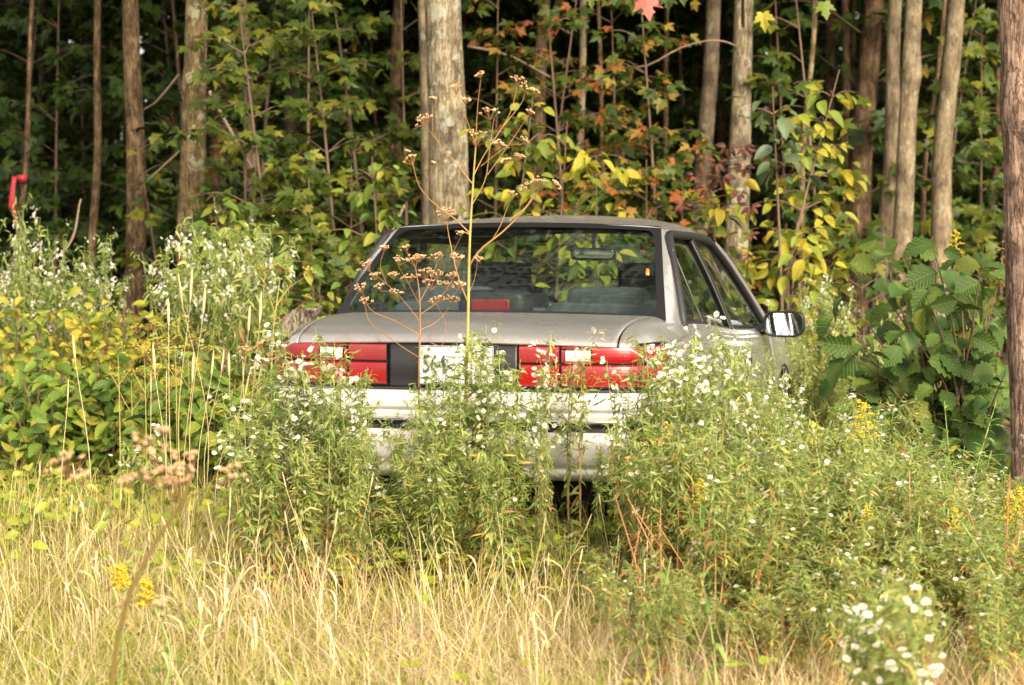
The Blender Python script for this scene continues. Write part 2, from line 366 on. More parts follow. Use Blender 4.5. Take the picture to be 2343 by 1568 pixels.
# ================================================================== THE CAR
CAR_X, CAR_Y, YAW = -.235, 9.10, R(-15)
car = empty('abandoned_car', (CAR_X, CAR_Y, 0), YAW)
tag(car, 'silver four door sedan abandoned among tall white asters', 'car')
def car_paint(name, col, metal, rough, dirt=1.0):
    m, nt, bs, out = new_mat(name)
    tc = nt.nodes.new('ShaderNodeTexCoord'); v = tc.outputs['Object']
    n1 = noise(nt, 3, 6, .7, v); n2 = noise(nt, 60, 4, .7, v); n3 = noise(nt, 14, 6, .75, v, (1, 1, .35))
    c = mixc(nt, ramp(nt, [(.5, (0, 0, 0)), (.8, (.35*dirt,)*3)], n1), col, (.36, .30, .24))
    c = mixc(nt, ramp(nt, [(.56, (0, 0, 0)), (.70, (.9*dirt,)*3)], n3), c, (.27, .20, .13))
    # brown grime where water leaves the lid's lip
    sp = nt.nodes.new('ShaderNodeSeparateXYZ'); nt.links.new(v, sp.inputs[0])
    zz = math_n(nt, 'ADD', sp.outputs['Z'], math_n(nt, 'MULTIPLY', n3, .035))
    band = ramp(nt, [(.0, (0, 0, 0)), (.28, (0, 0, 0)), (.35, (1, 1, 1)), (.62, (1, 1, 1)), (.75, (0, 0, 0))], math_n(nt, 'MULTIPLY', math_n(nt, 'SUBTRACT', zz, .86), 8))
    yb = ramp(nt, [(.0, (1, 1, 1)), (.5, (1, 1, 1)), (.6, (0, 0, 0))], math_n(nt, 'MULTIPLY', sp.outputs['Y'], 3))
    bd = math_n(nt, 'MULTIPLY', math_n(nt, 'MULTIPLY', band, yb), math_n(nt, 'MULTIPLY', n3, 1.2*dirt))
    c = mixc(nt, bd, c, (.24, .13, .06))
    nt.links.new(c, bs.inputs['Base Color'])
    nt.links.new(math_n(nt, 'ADD', rough-.04, math_n(nt, 'MULTIPLY', n1, .12)), bs.inputs['Roughness'])
    bs.inputs['Metallic'].default_value = metal; bs.inputs['Coat Weight'].default_value = .35; bs.inputs['Coat Roughness'].default_value = .12
    b = nt.nodes.new('ShaderNodeBump'); b.inputs['Strength'].default_value = .05; b.inputs['Distance'].default_value = .002
    nt.links.new(n2, b.inputs['Height']); nt.links.new(b.outputs[0], bs.inputs['Normal'])
    return m
M['paint'] = car_paint('champagne_silver_paint', (.62, .605, .59), .74, .24, .5)
M['bumper'] = car_paint('bumper_paint', (.74, .71, .67), .15, .30, .25)
M['black'] = plain('black_plastic', (.018, .017, .018), .5, spec=.4, bump=(60, .05))
M['blackgloss'] = plain('black_seal', (.012, .011, .012), .3)
M['dkgrey'] = plain('dark_panel', (.018, .016, .018), .45, bump=(40, .1))
M['chrome'] = plain('bright_trim', (.62, .60, .58), .22, metal=.9)
M['cloth'] = plain('grey_seat_cloth', (.07, .072, .085), .95, bump=(80, .3))
M['cloth_d'] = plain('dark_seat_cloth', (.04, .04, .048), .95, bump=(80, .3))
M['tyre'] = plain('tyre_rubber', (.02, .02, .02), .85, bump=(50, .5))
M['rim'] = plain('steel_wheel', (.22, .21, .20), .45, metal=.7)
M['plate'] = plain('plate_white', (.62, .62, .60), .45)
M['blue'] = plain('plate_blue', (.03, .045, .14), .5)
M['mirror'] = plain('mirror_silver', (.85, .87, .90), .03, metal=1)
M['orange'] = plain('orange_sticker', (.8, .22, .02), .5)
def lens(name, col, rough=.12, faded=None, em=0):
    m, nt, bs, out = new_mat(name)
    tc = nt.nodes.new('ShaderNodeTexCoord'); v = tc.outputs['Object']
    w = nt.nodes.new('ShaderNodeTexWave'); w.bands_direction = 'Z'; w.inputs['Scale'].default_value = 55; w.inputs['Distortion'].default_value = 0
    nt.links.new(v, w.inputs['Vector'])
    c = mixc(nt, ramp(nt, [(.35, (0, 0, 0)), (.7, (.5, .5, .5))], noise(nt, 5, 5, .7, v)), col, faded or col)
    nt.links.new(c, bs.inputs['Base Color']); bs.inputs['Roughness'].default_value = rough
    bs.inputs['Coat Weight'].default_value = .7; bs.inputs['Coat Roughness'].default_value = .1
    b = nt.nodes.new('ShaderNodeBump'); b.inputs['Strength'].default_value = .25; b.inputs['Distance'].default_value = .002
    nt.links.new(w.outputs['Fac'], b.inputs['Height']); nt.links.new(b.outputs[0], bs.inputs['Normal'])
    return m
M['lens_red'] = lens('red_lens', (.27, .002, .003), .2, (.24, .006, .007))
M['lens_faded'] = lens('faded_red_lens', (.25, .012, .014), .25, (.27, .05, .05))
M['lens_clear'] = lens('clear_lens', (.62, .58, .50), .15)
def glass(name, tint, rough=.0, dirt=0):
    m, nt, bs, out = new_mat(name); nt.nodes.remove(bs)
    tr = nt.nodes.new('ShaderNodeBsdfTransparent'); tr.inputs[0].default_value = (*tint, 1)
    gl = nt.nodes.new('ShaderNodeBsdfGlossy'); gl.inputs['Roughness'].default_value = .02; gl.inputs[0].default_value = (.9, .95, 1, 1)
    lw = nt.nodes.new('ShaderNodeLayerWeight'); lw.inputs[0].default_value = .5
    fr_out = math_n(nt, 'ADD', math_n(nt, 'MULTIPLY', math_n(nt, 'POWER', lw.outputs['Facing'], 5.0), .9), .03)
    mx = nt.nodes.new('ShaderNodeMixShader'); nt.links.new(fr_out, mx.inputs[0])
    nt.links.new(tr.outputs[0], mx.inputs[1]); nt.links.new(gl.outputs[0], mx.inputs[2])
    df = nt.nodes.new('ShaderNodeBsdfDiffuse'); df.inputs[0].default_value = (.35, .33, .30, 1)
    tc = nt.nodes.new('ShaderNodeTexCoord')
    n = ramp(nt, [(.4, (0, 0, 0)), (.8, (dirt,)*3)], noise(nt, 7, 7, .75, tc.outputs['Object'], (1, 1, .5)))
    m2 = nt.nodes.new('ShaderNodeMixShader'); nt.links.new(n, m2.inputs[0])
    nt.links.new(mx.outputs[0], m2.inputs[1]); nt.links.new(df.outputs[0], m2.inputs[2])
    nt.links.new(m2.outputs[0], out.inputs[0])
    return m
M['rglass'] = glass('rear_glass', (.82, .88, .84), dirt=.015)
M['sglass'] = glass('side_glass', (.74, .80, .74), dirt=.02)
M['wglass'] = glass('windshield_glass', (.92, .97, .93), dirt=.01)

def part(name, mb, mats, parent=None, smooth=True, solid=0, off=-1, label=None, bevel=0):
    o = obj(name, mb.mesh(name, mats, smooth), parent or car)
    if solid:
        md = o.modifiers.new('solid', 'SOLIDIFY'); md.thickness = solid; md.offset = off
    if label: o['label'] = label
    return o
def crs(P, su, sv):
    P = np.asarray(P, float); m, n = P.shape[:2]
    A = np.stack([curve(P[:, j], (m-1)*su+1) for j in range(n)], 1)
    return np.stack([curve(A[i], (n-1)*sv+1) for i in range(len(A))], 0)
def mirx(P): Q = np.array(P, float); Q[..., 0] *= -1; return Q
interp = lambda x, xs, ys: np.interp(x, xs, ys)

# ---- plan curve of the tail (lateral -> forward)
TP = np.array([(0, 0), (.25, .003), (.45, .012), (.60, .030), (.69, .058), (.745, .10), (.782, .165), (.805, .27), (.818, .45)])
tpc = curve(np.c_[TP, np.zeros(len(TP))], 160)[:, :2]
tlen = np.concatenate([[0], np.cumsum(np.linalg.norm(np.diff(tpc, axis=0), axis=1))])
tn = np.gradient(tpc, axis=0); tn = np.c_[tn[:, 1], -tn[:, 0]]; tn /= np.linalg.norm(tn, axis=1)[:, None]
def sweep(s0, s1, prof, side=1, n=30, yoff=0.0, full=False, xs=1.0):
    """profile [(outward offset, z)] swept along the tail curve from lateral arc s0 to s1"""
    s = np.linspace(s0, s1, n)
    if full: s = np.linspace(-s1, s1, 2*n)
    sg = np.sign(s) + (s == 0); sa = abs(s)
    px = np.interp(sa, tlen, tpc[:, 0])*sg; py = np.interp(sa, tlen, tpc[:, 1])
    nx = np.interp(sa, tlen, tn[:, 0])*sg; ny = np.interp(sa, tlen, tn[:, 1])
    P = np.array([[[px[i] + nx[i]*o*xs, py[i] + ny[i]*o + yoff, z] for i in range(len(s))] for o, z in prof])
    if side < 0: P = mirx(P)
    return P
sA = lambda lat: float(np.interp(lat, tpc[:, 0], tlen))

# ---- deck / boot lid
dprof = np.array([(.675, .974), (.60, .973), (.45, .971), (.32, .966), (.21, .956), (.12, .942), (.055, .924), (.018, .905), (.0, .886)])
dpc = curve(np.c_[dprof, np.zeros(len(dprof))], 60)[:, :2]
def deck(xs, flo=0, fhi=1):
    rows = dpc[int(flo*59):int(fhi*59)+1]
    P = np.zeros((len(rows), len(xs), 3))
    for j, x in enumerate(xs):
        a = abs(x)
        dz = -.012*(a/.655)**2 - (.085*(max(0, a-.655)/.12)**2.1)
        cy = np.interp(a, tpc[:, 0], tpc[:, 1])
        for i, (y, z) in enumerate(rows):
            f = 1-min(1, y/.675)
            zz = z + dz if a <= .655 else max(.868 + .0*f, z + dz) if False else z + dz*(1-.0*f)
            glassy = (.012*(a/.7)**2)
            P[i, j] = (x, y*(1-.02) + cy*f**1.5 + .06*(1-f)*(a/.7)**2*0 - .0, zz)
    return P
# curved front edge of the lid follows the glass base
def lidfront(P):
    for j in range(P.shape[1]):
        a = abs(P[0, j, 0]); yf = .585 + .095*(a/.715)**2
        for i in range(P.shape[0]):
            P[i, j, 1] *= 1; t = (P[i, j, 1]/.66); P[i, j, 1] += (yf-.66)*max(0, t)**3
    return P
mb = MB(); mb.grid(lidfront(deck(np.linspace(-.652, .652, 60)))); 
lid = part('trunk_lid', mb, M['paint'], solid=.012)
for sd_ in (1, -1):
    mb = MB(); mb.grid(lidfront(deck(sd_*np.concatenate([[.658], np.linspace(.665, .776, 14)])))); part('rear_wing_top', mb, M['paint'], solid=.012, off=-1*sd_)
mb = MB(); Pd = lidfront(deck(np.linspace(-.77, .77, 40), 0, .9)); Pd[..., 2] -= .02; mb.grid(Pd); part('boot_gutter', mb, M['black'])

# ---- tail panel
mb = MB(); mb.grid(sweep(0, .99, [(-.05, .893), (-.045, .88), (-.045, .72), (-.03, .70)], full=True)); part('tail_panel', mb, M['black'])
mb = MB(); mb.grid(sweep(0, sA(.262), [(-.03, .884), (-.012, .878), (-.01, .722), (-.02, .712)], full=True)); part('centre_garnish', mb, M['dkgrey'], solid=.01)
mb = MB(); mb.grid(sweep(0, .96, [(-.03, .7125), (.004, .7125), (.006, .7065), (.004, .7), (-.03, .7)], full=True, n=50)); part('lamp_sill', mb, M['black'])
mb = MB(); mb.grid(sweep(0, .96, [(-.03, .8925), (-.008, .892), (-.008, .8875), (-.03, .887)], full=True, n=50)); part('lid_shadow_strip', mb, M['blackgloss'])
for sd_ in (1, -1):
    tl = MB(); s0, s1 = sA(.268), .955
    tl.grid(sweep(s0, s1, [(-.03, .888), (-.006, .886), (-.004, .716), (-.03, .714)], sd_, 40))
    lamp = part('tail_light', tl, M['blackgloss'], smooth=False)
    def row(nm, a, b, z0, z1, mat, off=.006):
        q = MB(); q.grid(sweep(a, b, [(-.005, z1), (off*.7, z1-.002), (off, z1-.008), (off, (z0+z1)/2), (off, z0+.008), (off*.7, z0+.002), (-.005, z0)], sd_, 26))
        return part(nm, q, mat, lamp)
    g = sA(.437)
    row('lens', s0+.004, g-.006, .815, .881, M['lens_faded']); row('lens', s0+.004, g-.006, .722, .808, M['lens_red'])
    row('lens', g+.004, s1, .722, .808, M['lens_red'], .008)
    row('reverse_lens', g+.020, g+.118, .821, .866, M['lens_clear'], .010)
    row('lens', g+.124, s1, .815, .881, M['lens_faded' if sd_ < 0 else 'lens_red'], .008)
    row('lens', g+.004, g+.124, .869, .881, M['lens_faded'], .006); row('lens', g+.004, g+.016, .815, .869, M['lens_faded'], .006)
    row('lens', g+.016, g+.124, .8145, .818, M['lens_faded'], .006)
# ---- plate
mb = MB(); w_, h_ = .304, .152; cz = .803
mb.box((0, 0, 0), (w_, .003, h_)); plate = part('license_plate', mb, M['plate'], smooth=False, label='white license plate with dark blue characters')
plate.location = (.02, -.016, cz)
mb = MB()
for (x0, x1, z0, z1) in ((-.149, .149, .0715, .0735), (-.149, .149, -.0735, -.0715), (-.150, -.1485, -.0735, .0735), (.1485, .150, -.0735, .0735)):
    mb.box(((x0+x1)/2, -.0025, (z0+z1)/2), (x1-x0, .0015, z1-z0))
part('plate_border', mb, M['blue'], plate, smooth=False)
tx = bpy.data.curves.new('lettering', 'FONT'); tx.body = '564'; tx.size = .088; tx.extrude = .0006; tx.offset = .0012; tx.space_character = 1.0
tx.materials.append(M['blue']); to = bpy.data.objects.new('text_source', tx); COL.objects.link(to); bpy.context.view_layer.update()
tme = bpy.data.meshes.new_from_object(to); bpy.data.objects.remove(to); tme.materials.clear(); tme.materials.append(M['blue'])
o = bpy.data.objects.new('lettering', tme); link(o, plate); o.location = (-.138, -.0028, -.030); o.rotation_euler = (R(90), 0, 0); o.scale = (.74, 1.12, 1)
for x in (-.11, .11):
    mb = MB(); mb.tube([(x, -.001, .062), (x, -.006, .062)], .006, 8, cap=True); part('bolt', mb, M['chrome'], plate)

# ---- bumper
bp = [(-.09, .702), (.03, .701), (.052, .696), (.060, .685), (.062, .645), (.060, .634), (.050, .632), (.050, .627), (.060, .625), (.062, .612), (.058, .602), (.058, .600)]
BE = 1.10
def bump_sweep(prof, n=60, yo=-.02): return sweep(0, min(BE, tlen[-1]), prof, full=True, n=n, yoff=yo, xs=.35)
mb = MB(); mb.grid(bump_sweep(bp)); bumper = part('rear_bumper', mb, M['bumper'])
mb = MB(); mb.grid(bump_sweep([(.050, .602), (.066, .600), (.070, .594), (.066, .588), (.050, .587)])); part('bright_strip', mb, M['chrome'], bumper)
mb = MB(); mb.grid(bump_sweep([(.056, .5875), (.048, .584), (.044, .575), (.044, .560), (.050, .552), (.058, .550)])); part('rubber_strip', mb, M['black'], bumper)
mb = MB(); mb.grid(bump_sweep([(.050, .552), (.064, .549), (.070, .540), (.072, .50), (.068, .46), (.058, .432), (.046, .418), (.036, .412), (.034, .406), (.040, .398), (.036, .384), (.02, .366), (-.01, .356), (-.10, .352)])); part('bumper_skirt', mb, M['bumper'], bumper)
mb = MB(); mb.grid(bump_sweep([(-.09, .700), (-.09, .36)])); part('bumper_back', mb, M['black'], bumper)

# ---- body sides
ST = [.12, .20, .35, .60, .90, 1.14, 1.5, 1.95, 2.4, 2.92, 3.2, 3.6, 3.95, 4.15, 4.24]
LAT = [.758, .782, .803, .815, .822, .826, .83, .832, .832, .83, .827, .815, .78, .71, .60]
ZT = [.852, .860, .868, .874, .889, .900, .882, .848, .826, .803, .790, .765, .735, .70, .67]
LT = [.745, .765, .774, .779, .784, .781, .782, .786, .788, .790, .785, .765, .72, .64, .54]
def side_pts(y):
    lat, zt, lt = (float(curve(np.c_[ST, A, A], 400)[np.searchsorted(curve(np.c_[ST, A, A], 400)[:, 0], y).clip(0, 399), 1]) for A in (LAT, ZT, LT))
    return lat, zt, lt
cL = {k: curve(np.c_[ST, A, A], 800) for k, A in (('l', LAT), ('z', ZT), ('t', LT))}
def sv_(k, y): return np.interp(y, cL[k][:, 0], cL[k][:, 1])
WH = [(.70, .285, .312), (3.32, .285, .315)]       # wheel centres y, z, arch radius
def side_panel(y0, y1, n, side, mat=M['paint'], arch=True, zlo=.24, name='side'):
    ys = np.linspace(y0, y1, n)
    fr = np.array([0, .04, .10, .17, .25, .35, .45, .55, .65, .74, .82, .88, .93, .965, .985, 1.0])
    P = np.zeros((len(fr), n, 3))
    for j, y in enumerate(ys):
        l, zt, lt = sv_('l', y), sv_('z', y), sv_('t', y)
        for i, f in enumerate(fr):
            z = zlo + (zt-zlo)*f
            bul = interp(f, [0, .15, .42, .60, .74, .80, .90, .96, 1.0], [-.055, -.022, .0, .002, -.002, -.010, -.020, -.030, 0])
            x = l + bul if f < .97 else lt + (l-.030-lt)*.35*(1-(f-.97)/.03)
            P[i, j] = (x, y, z)
    P = np.stack([curve(P[:, j], 46) for j in range(n)], 1)
    if side < 0: P = mirx(P)
    m, nn = P.shape[:2]
    if arch:
        for cy, cz_, r in WH:     # push vertices out of the arch circle, drop faces wholly inside
            dy = P[..., 1]-cy; dz = P[..., 2]-cz_; d = np.hypot(dy, dz)
            near = (d < r) & (d > r*.80)
            k_ = np.where(near, r/np.maximum(d, 1e-6), 1)
            P[..., 1] = cy + dy*k_; P[..., 2] = cz_ + dz*k_
    V = P.reshape(-1, 3)
    i = np.arange(m-1)[:, None]*nn; j = np.arange(nn-1)[None]
    F = np.stack([i+j, i+j+1, i+nn+j+1, i+nn+j], -1).reshape(-1, 4)
    if arch:
        c = V[F].mean(1)
        keep = np.ones(len(F), bool)
        for cy, cz_, r in WH: keep &= np.hypot(c[:, 1]-cy, c[:, 2]-cz_) > r*.93
        F = F[keep]
    q = MB(); q.add(V, F); return q
for sd_ in (1, -1):
    for nm, y0, y1, n in (('rear_wing', .215, 1.018, 60), ('rear_door', 1.026, 2.000, 26), ('front_door', 2.008, 2.975, 30), ('front_wing', 2.983, 4.24, 80)):
        p_ = part(nm, side_panel(y0, y1, n, sd_), M['paint'], solid=.008, off=-1 if sd_ > 0 else 1)
        if 'door' in nm:
            yh = y0 + .06; l = sv_('l', yh+.06)
            q = MB(); q.box((sd_*(l-.006), yh+.07, .705), (.03, .15, .045), bev=.45); part('door_handle', q, M['black'], p_)
        q = MB()
    q = MB(); ys = np.linspace(.35, 4.1, 60)
    q.grid(np.array([[(sd_*(sv_('l', y)+o), y, z) for y in ys] for o, z in ((-.015, .575), (.008, .571), (.009, .545), (-.015, .540))]))
    # side rubbing strip, broken at the arches by its height above them
    q = MB(); q.grid(np.array([[(sd_*(sv_('l', y)-.045), y, z) for y in ys] for z in (.85*0+.62, .30)])); part('door_jamb', q, M['black'])
    for cy, cz_, r in WH:
        th = np.linspace(R(-12), R(192), 40); q = MB()
        q.grid(np.array([[(sd_*x, cy+r*rr*math.cos(a), cz_+r*rr*math.sin(a)) for a in th] for x, rr in ((.56, 1.0), (.80, 1.0), (.826, 1.0), (.828, 1.04))]))
        part('wheel_arch', q, M['black'])
        wh = MB()
        pr = [(.0, .10), (.0, .16), (.015, .185), (.0, .20)]
        ty = MB(); tyr = [(-.08, .19), (-.085, .24), (-.07, .275), (-.03, .285), (.03, .285), (.07, .275), (.085, .24), (.08, .19)]
        a = np.linspace(0, 2*math.pi, 41)[:-1]
        ty.grid(np.array([[(x, rr*math.cos(t), rr*math.sin(t)) for t in a] for x, rr in tyr]), closed=True)
        w_o = part('wheel', ty, M['tyre']); w_o.location = (sd_*.72, cy, cz_)
        rm = MB(); rr_ = [(.075, .192), (.060, .175), (.045, .165), (.050, .11), (.062, .06), (.055, .0)]
        rm.grid(np.array([[(sd_*x, rr*math.cos(t), rr*math.sin(t)) for t in a] for x, rr in rr_]), closed=True); part('rim', rm, M['rim'], w_o)
# underside, exhaust, bay
mb = MB(); mb.box((0, 2.15, .33), (1.36, 3.9, .16)); part('floor_pan', mb, M['black'], smooth=False)
mb = MB(); mb.box((0, 3.55, .50), (1.2, 1.1, .34)); mb.box((0, .45, .52), (1.1, .6, .36)); part('inner_bay', mb, M['black'], smooth=False)
mb = MB(); mb.tube([(.38, -.02, .315), (.38, .5, .315)], .022, 12, cap=True); part('exhaust_pipe', mb, M['rim'])

# ---- roof
rows = [(1.185, 1.352, .598, 1.336), (1.25, 1.362, .618, 1.324), (1.33, 1.371, .628, 1.312), (1.45, 1.380, .634, 1.300), (1.8, 1.389, .630, 1.288), (2.1, 1.386, .618, 1.276), (2.28, 1.365, .606, 1.262), (2.40, 1.335, .597, 1.250)]
fx = [0, .3, .6, .8, .91, .97, 1.0]; fz = [0, .04, .17, .38, .60, .82, 1.0]
P = []
for y, zc, le, ze in rows:
    half = [(le*a, y + (.0 if y > 1.3 else -.018*(1-a*a)) + (.0 if y < 2.2 else -.10*0 + .06*(1-a*a)*0), zc-(zc-ze)*b) for a, b in zip(fx, fz)]
    P.append([(-x, yy, z) for x, yy, z in half[:0:-1]] + half)
mb = MB(); mb.grid(crs(P, 5, 4)); part('roof', mb, M['paint'], solid=.015)
mb = MB(); Q = np.array(P, float); Q[..., 2] -= .035; Q[..., 0] *= .95; mb.grid(crs(Q, 2, 2)); part('headliner', mb, M['cloth_d'])
# ---- C pillars, pillars, windows
CP = [[(.776, .56, .866), (.782, .70, .880), (.784, .85, .888), (.782, 1.016, .894)],
      [(.742, .60, .935), (.756, .70, .935), (.763, .80, .930), (.764, .90, .922)],
      [(.716, .662, .955), (.733, .73, .958), (.745, .80, .956), (.750, .868, .948)],
      [(.655, .925, 1.145), (.674, .945, 1.152), (.688, .960, 1.152), (.696, .982, 1.150)],
      [(.612, 1.120, 1.290), (.630, 1.115, 1.287), (.643, 1.105, 1.280), (.651, 1.100, 1.268)],
      [(.598, 1.185, 1.336), (.610, 1.190, 1.332), (.618, 1.190, 1.327), (.626, 1.185, 1.318)]]
def quad_surf(bot, top, nu, nv, bulge=0.0):
    b = curve(bot, nu); t = curve(top, nu); f = np.linspace(0, 1, nv)[:, None, None]
    P = b[None]*(1-f) + t[None]*f
    P[..., 0] += bulge*np.sin(math.pi*f[..., 0])
    return P
wb_r = [(.750, .885, .948), (.757, 1.40, .915), (.7625, 1.945, .868)]; wt_r = [(.636, 1.165, 1.295), (.637, 1.42, 1.286), (.628, 1.65, 1.278)]
wb_f = [(.764, 1.985, .865), (.772, 2.45, .836), (.776, 2.95, .812)]; wt_f = [(.626, 1.70, 1.276), (.616, 2.15, 1.258), (.606, 2.36, 1.236), (.640, 2.56, 1.145), (.700, 2.76, 1.00), (.765, 2.885, .84)]
A_P = [(.597, 2.40, 1.254), (.640, 2.58, 1.165), (.700, 2.79, 1.015), (.775, 3.00, .835)]
for s in (1, -1):
    mx_ = (lambda p: [(s*a, b, c) for a, b, c in p])
    mb = MB(); g_ = crs(CP, 6, 6); mb.grid(g_ if s > 0 else mirx(g_)); part('rear_pillar', mb, M['paint'], solid=.02, off=-s)
    # black door frames: flattened tubes round the windows
    fr = MB()
    def rail(pts, r=.016, m=0, n=24): fr.tube(curve(mx_(pts), n), r, 8, m)
    rail([(.760, .865, .925), (.753, .872, .965), (.727, .925, 1.06), (.698, .985, 1.15), (.655, 1.095, 1.268), (.640, 1.15, 1.302), (.638, 1.24, 1.306), (.638, 1.45, 1.300), (.631, 1.80, 1.291), (.618, 2.12, 1.275), (.606, 2.36, 1.252), (.642, 2.56, 1.160), (.702, 2.77, 1.012), (.772, 2.93, .845)], .019, n=80)
    rail([(.755, .88, .938), (.759, 1.40, .905), (.767, 1.95, .858), (.782, 2.97, .802)], .012)
    rail([(.630, 1.67, 1.28), (.703, 1.82, 1.08), (.764, 1.965, .862)], .020)
    part('window_frame', fr, M['black'])
    for pts, r_ in (([(.645, 1.645, 1.272), (.714, 1.79, 1.08), (.777, 1.94, .866)], .0045), ([(.648, 1.685, 1.272), (.718, 1.835, 1.08), (.782, 1.985, .862)], .0035), ([(.676, 1.04, 1.246), (.722, 1.14, 1.09), (.764, 1.28, .925)], .005)):
        tr = MB(); tr.tube(curve(mx_(pts), 16), r_, 6); part('window_trim', tr, M['chrome'])
    for nm, b, t in (('rear_side_window', wb_r, wt_r), ('front_side_window', wb_f, wt_f)):
        g_ = quad_surf(b, t, 20, 10, .008); mb = MB(); mb.grid(g_ if s > 0 else mirx(g_)); part(nm, mb, M['sglass'], solid=.004)
    for nm, y0, y1 in (('rear_belt', .86, 1.018), ('rear_belt', 1.026, 2.0), ('front_belt', 2.008, 2.975)):
        ys = np.linspace(y0, y1, 16); BW = np.array(wb_r + wb_f)
        P_ = np.array([[(s*sv_('t', y), y, sv_('z', y)-.002) for y in ys], [(s*(np.interp(y, BW[:, 1], BW[:, 0])*.4+sv_('t', y)*.6+.004), y, np.interp(y, BW[:, 1], BW[:, 2])*.6+sv_('z', y)*.4) for y in ys], [(s*(np.interp(y, BW[:, 1], BW[:, 0])+.006), y, np.interp(y, BW[:, 1], BW[:, 2])-.004) for y in ys]])
        mb = MB(); mb.grid(P_); part(nm, mb, M['paint'], solid=.006, off=-s)
    ap = MB(); ap.tube(curve(mx_(A_P), 24), .028, 10); part('front_pillar', ap, M['paint'])
    ap = MB(); ap.grid(np.array([curve(mx_([(a-.10, b-.02, c-.03) for a, b, c in wb_r + wb_f]), 40), curve(mx_([(a-.06, b, c-.30) for a, b, c in wb_r + wb_f]), 40), curve(mx_([(a-.10, b, .35) for a, b, c in wb_r + wb_f]), 40)])); part('door_lining', ap, M['cloth_d'])
# rear window
def rw(u, v, lift=0.0):
    """u -1..1 across, v 0..1 up"""
    hw = .716 + (.590-.716)*v
    y0 = .590 + .075*u*u; y1 = 1.165 + .025*u*u
    z0 = .970 - .018*u*u; z1 = 1.351 - .016*u*u
    bow = math.sin(math.pi*v)*(.014)
    return (u*hw, y0 + (y1-y0)*v - bow*.55 - lift*.55, z0 + (z1-z0)*v + bow*.83 + lift*.83)
mb = MB(); mb.grid(np.array([[rw(u, v) for u in np.linspace(-1, 1, 40)] for v in np.linspace(0, 1, 16)])); rwin = part('rear_window', mb, M['rglass'], solid=.004)
def rrect(a, b, r, n=10):
    pts = []
    for cx, cy, s0 in ((a-r, 1-b-r*2, 0), (-(a-r), 1-b-r*2, 90), (-(a-r), b+r*2, 180), (a-r, b+r*2, 270)):
        for q in range(n+1):
            t = R(s0 + 90*q/n); pts.append((cx + r*math.cos(t), cy + r*2*math.sin(t)))
    # densify straight runs
    res = []
    for i in range(len(pts)):
        p, q = pts[i], pts[(i+1) % len(pts)]
        k_ = max(1, int(math.dist(p, q)/.12))
        res += [(p[0]+(q[0]-p[0])*j/k_, p[1]+(q[1]-p[1])*j/k_) for j in range(k_)]
    return res
ri = rrect(.962, .048, .06)
ro = [(max(-1.012, min(1.012, u*1.5)) if abs(u) > .9 else u/.945*1.0, v) for u, v in ri]
ring_o = []
for (u, v) in ri:
    uu, vv = u, v-.5
    k_ = min(1.012/max(abs(uu), 1e-6), .515/max(abs(vv), 1e-6)); 
    # project outward by blending so that corners stay fairly square
    ring_o.append((max(-1.012, min(1.012, uu + .075*np.sign(uu)*(abs(uu)/.945)**6)), .5 + max(-.515, min(.515, vv + .085*np.sign(vv)*(abs(vv)/.435)**6))))
mb = MB(); mb.grid(np.array([[rw(u, v, .0035) for u, v in ring_o], [rw(u, v, .0045) for u, v in ri]]), closed=True); part('window_seal', mb, M['blackgloss'], rwin)
mb = MB()
for v in np.linspace(.14, .86, 9): mb.tube([rw(u, v, -.004) for u in np.linspace(-.9, .9, 24)], .00045, 3)
part('defroster_wires', mb, plain('defroster_brown', (.16, .09, .05), .6), rwin)
mb = MB(); p_ = rw(.915, .47, .004); q_ = rw(.935, .53, .004); mb.grid(np.array([[rw(.90, .44, .004), rw(.922, .44, .004)], [rw(.90, .51, .004), rw(.922, .51, .004)]])); part('sticker', mb, M['orange'], rwin, solid=.001)
# windscreen, bonnet
mb = MB(); mb.grid(quad_surf([(-.755, 3.0, .85), (-.4, 3.15, .86), (0, 3.20, .865), (.4, 3.15, .86), (.755, 3.0, .85)], [(-.60, 2.42, 1.25), (-.35, 2.41, 1.31), (0, 2.40, 1.332), (.35, 2.41, 1.31), (.60, 2.42, 1.25)], 30, 12)); part('windscreen', mb, M['wglass'], solid=.004)
hb = [[(x, y, z - .05*(abs(x)/.78)**3) for x in np.linspace(-lx, lx, 9)] for y, z, lx in ((3.0, .86, .775), (3.3, .845, .775), (3.7, .80, .755), (4.05, .74, .70), (4.2, .69, .60), (4.26, .60, .56), (4.28, .45, .56), (4.24, .28, .56))]
mb = MB(); mb.grid(crs(hb, 4, 3)); part('hood', mb, M['paint'], solid=.01)
# interior
mb = MB(); mb.box((0, .88, .935), (1.34, .56, .03)); part('parcel_shelf', mb, M['cloth_d'], smooth=False)
def cushion(parts_, name, mat=M['cloth'], parent=None):
    q = MB()
    for c, d in parts_: q.box(c, d, bev=.35)
    return part(name, q, mat, parent)
cushion([((-.34, 1.22, .77), (.60, .20, .50)), ((.36, 1.22, .77), (.60, .20, .50)), ((0, 1.24, .76), (.5, .16, .44)), ((-.34, 1.20, 1.0), (.36, .12, .15)), ((.36, 1.20, 1.0), (.36, .12, .15))], 'rear_seat')
for sx in (-.34, .36):
    st = cushion([((sx, 1.98, .76), (.46, .18, .60)), ((sx, 1.75, .48), (.48, .55, .18))], 'front_seat', M['cloth_d'])
    cushion([((sx, 2.02, 1.085), (.26, .11, .16))], 'headrest', M['cloth_d'], st)
mb = MB(); mb.box((0, 2.86, .70), (1.36, .34, .28), bev=.35); dash = part('dashboard', mb, M['black'])
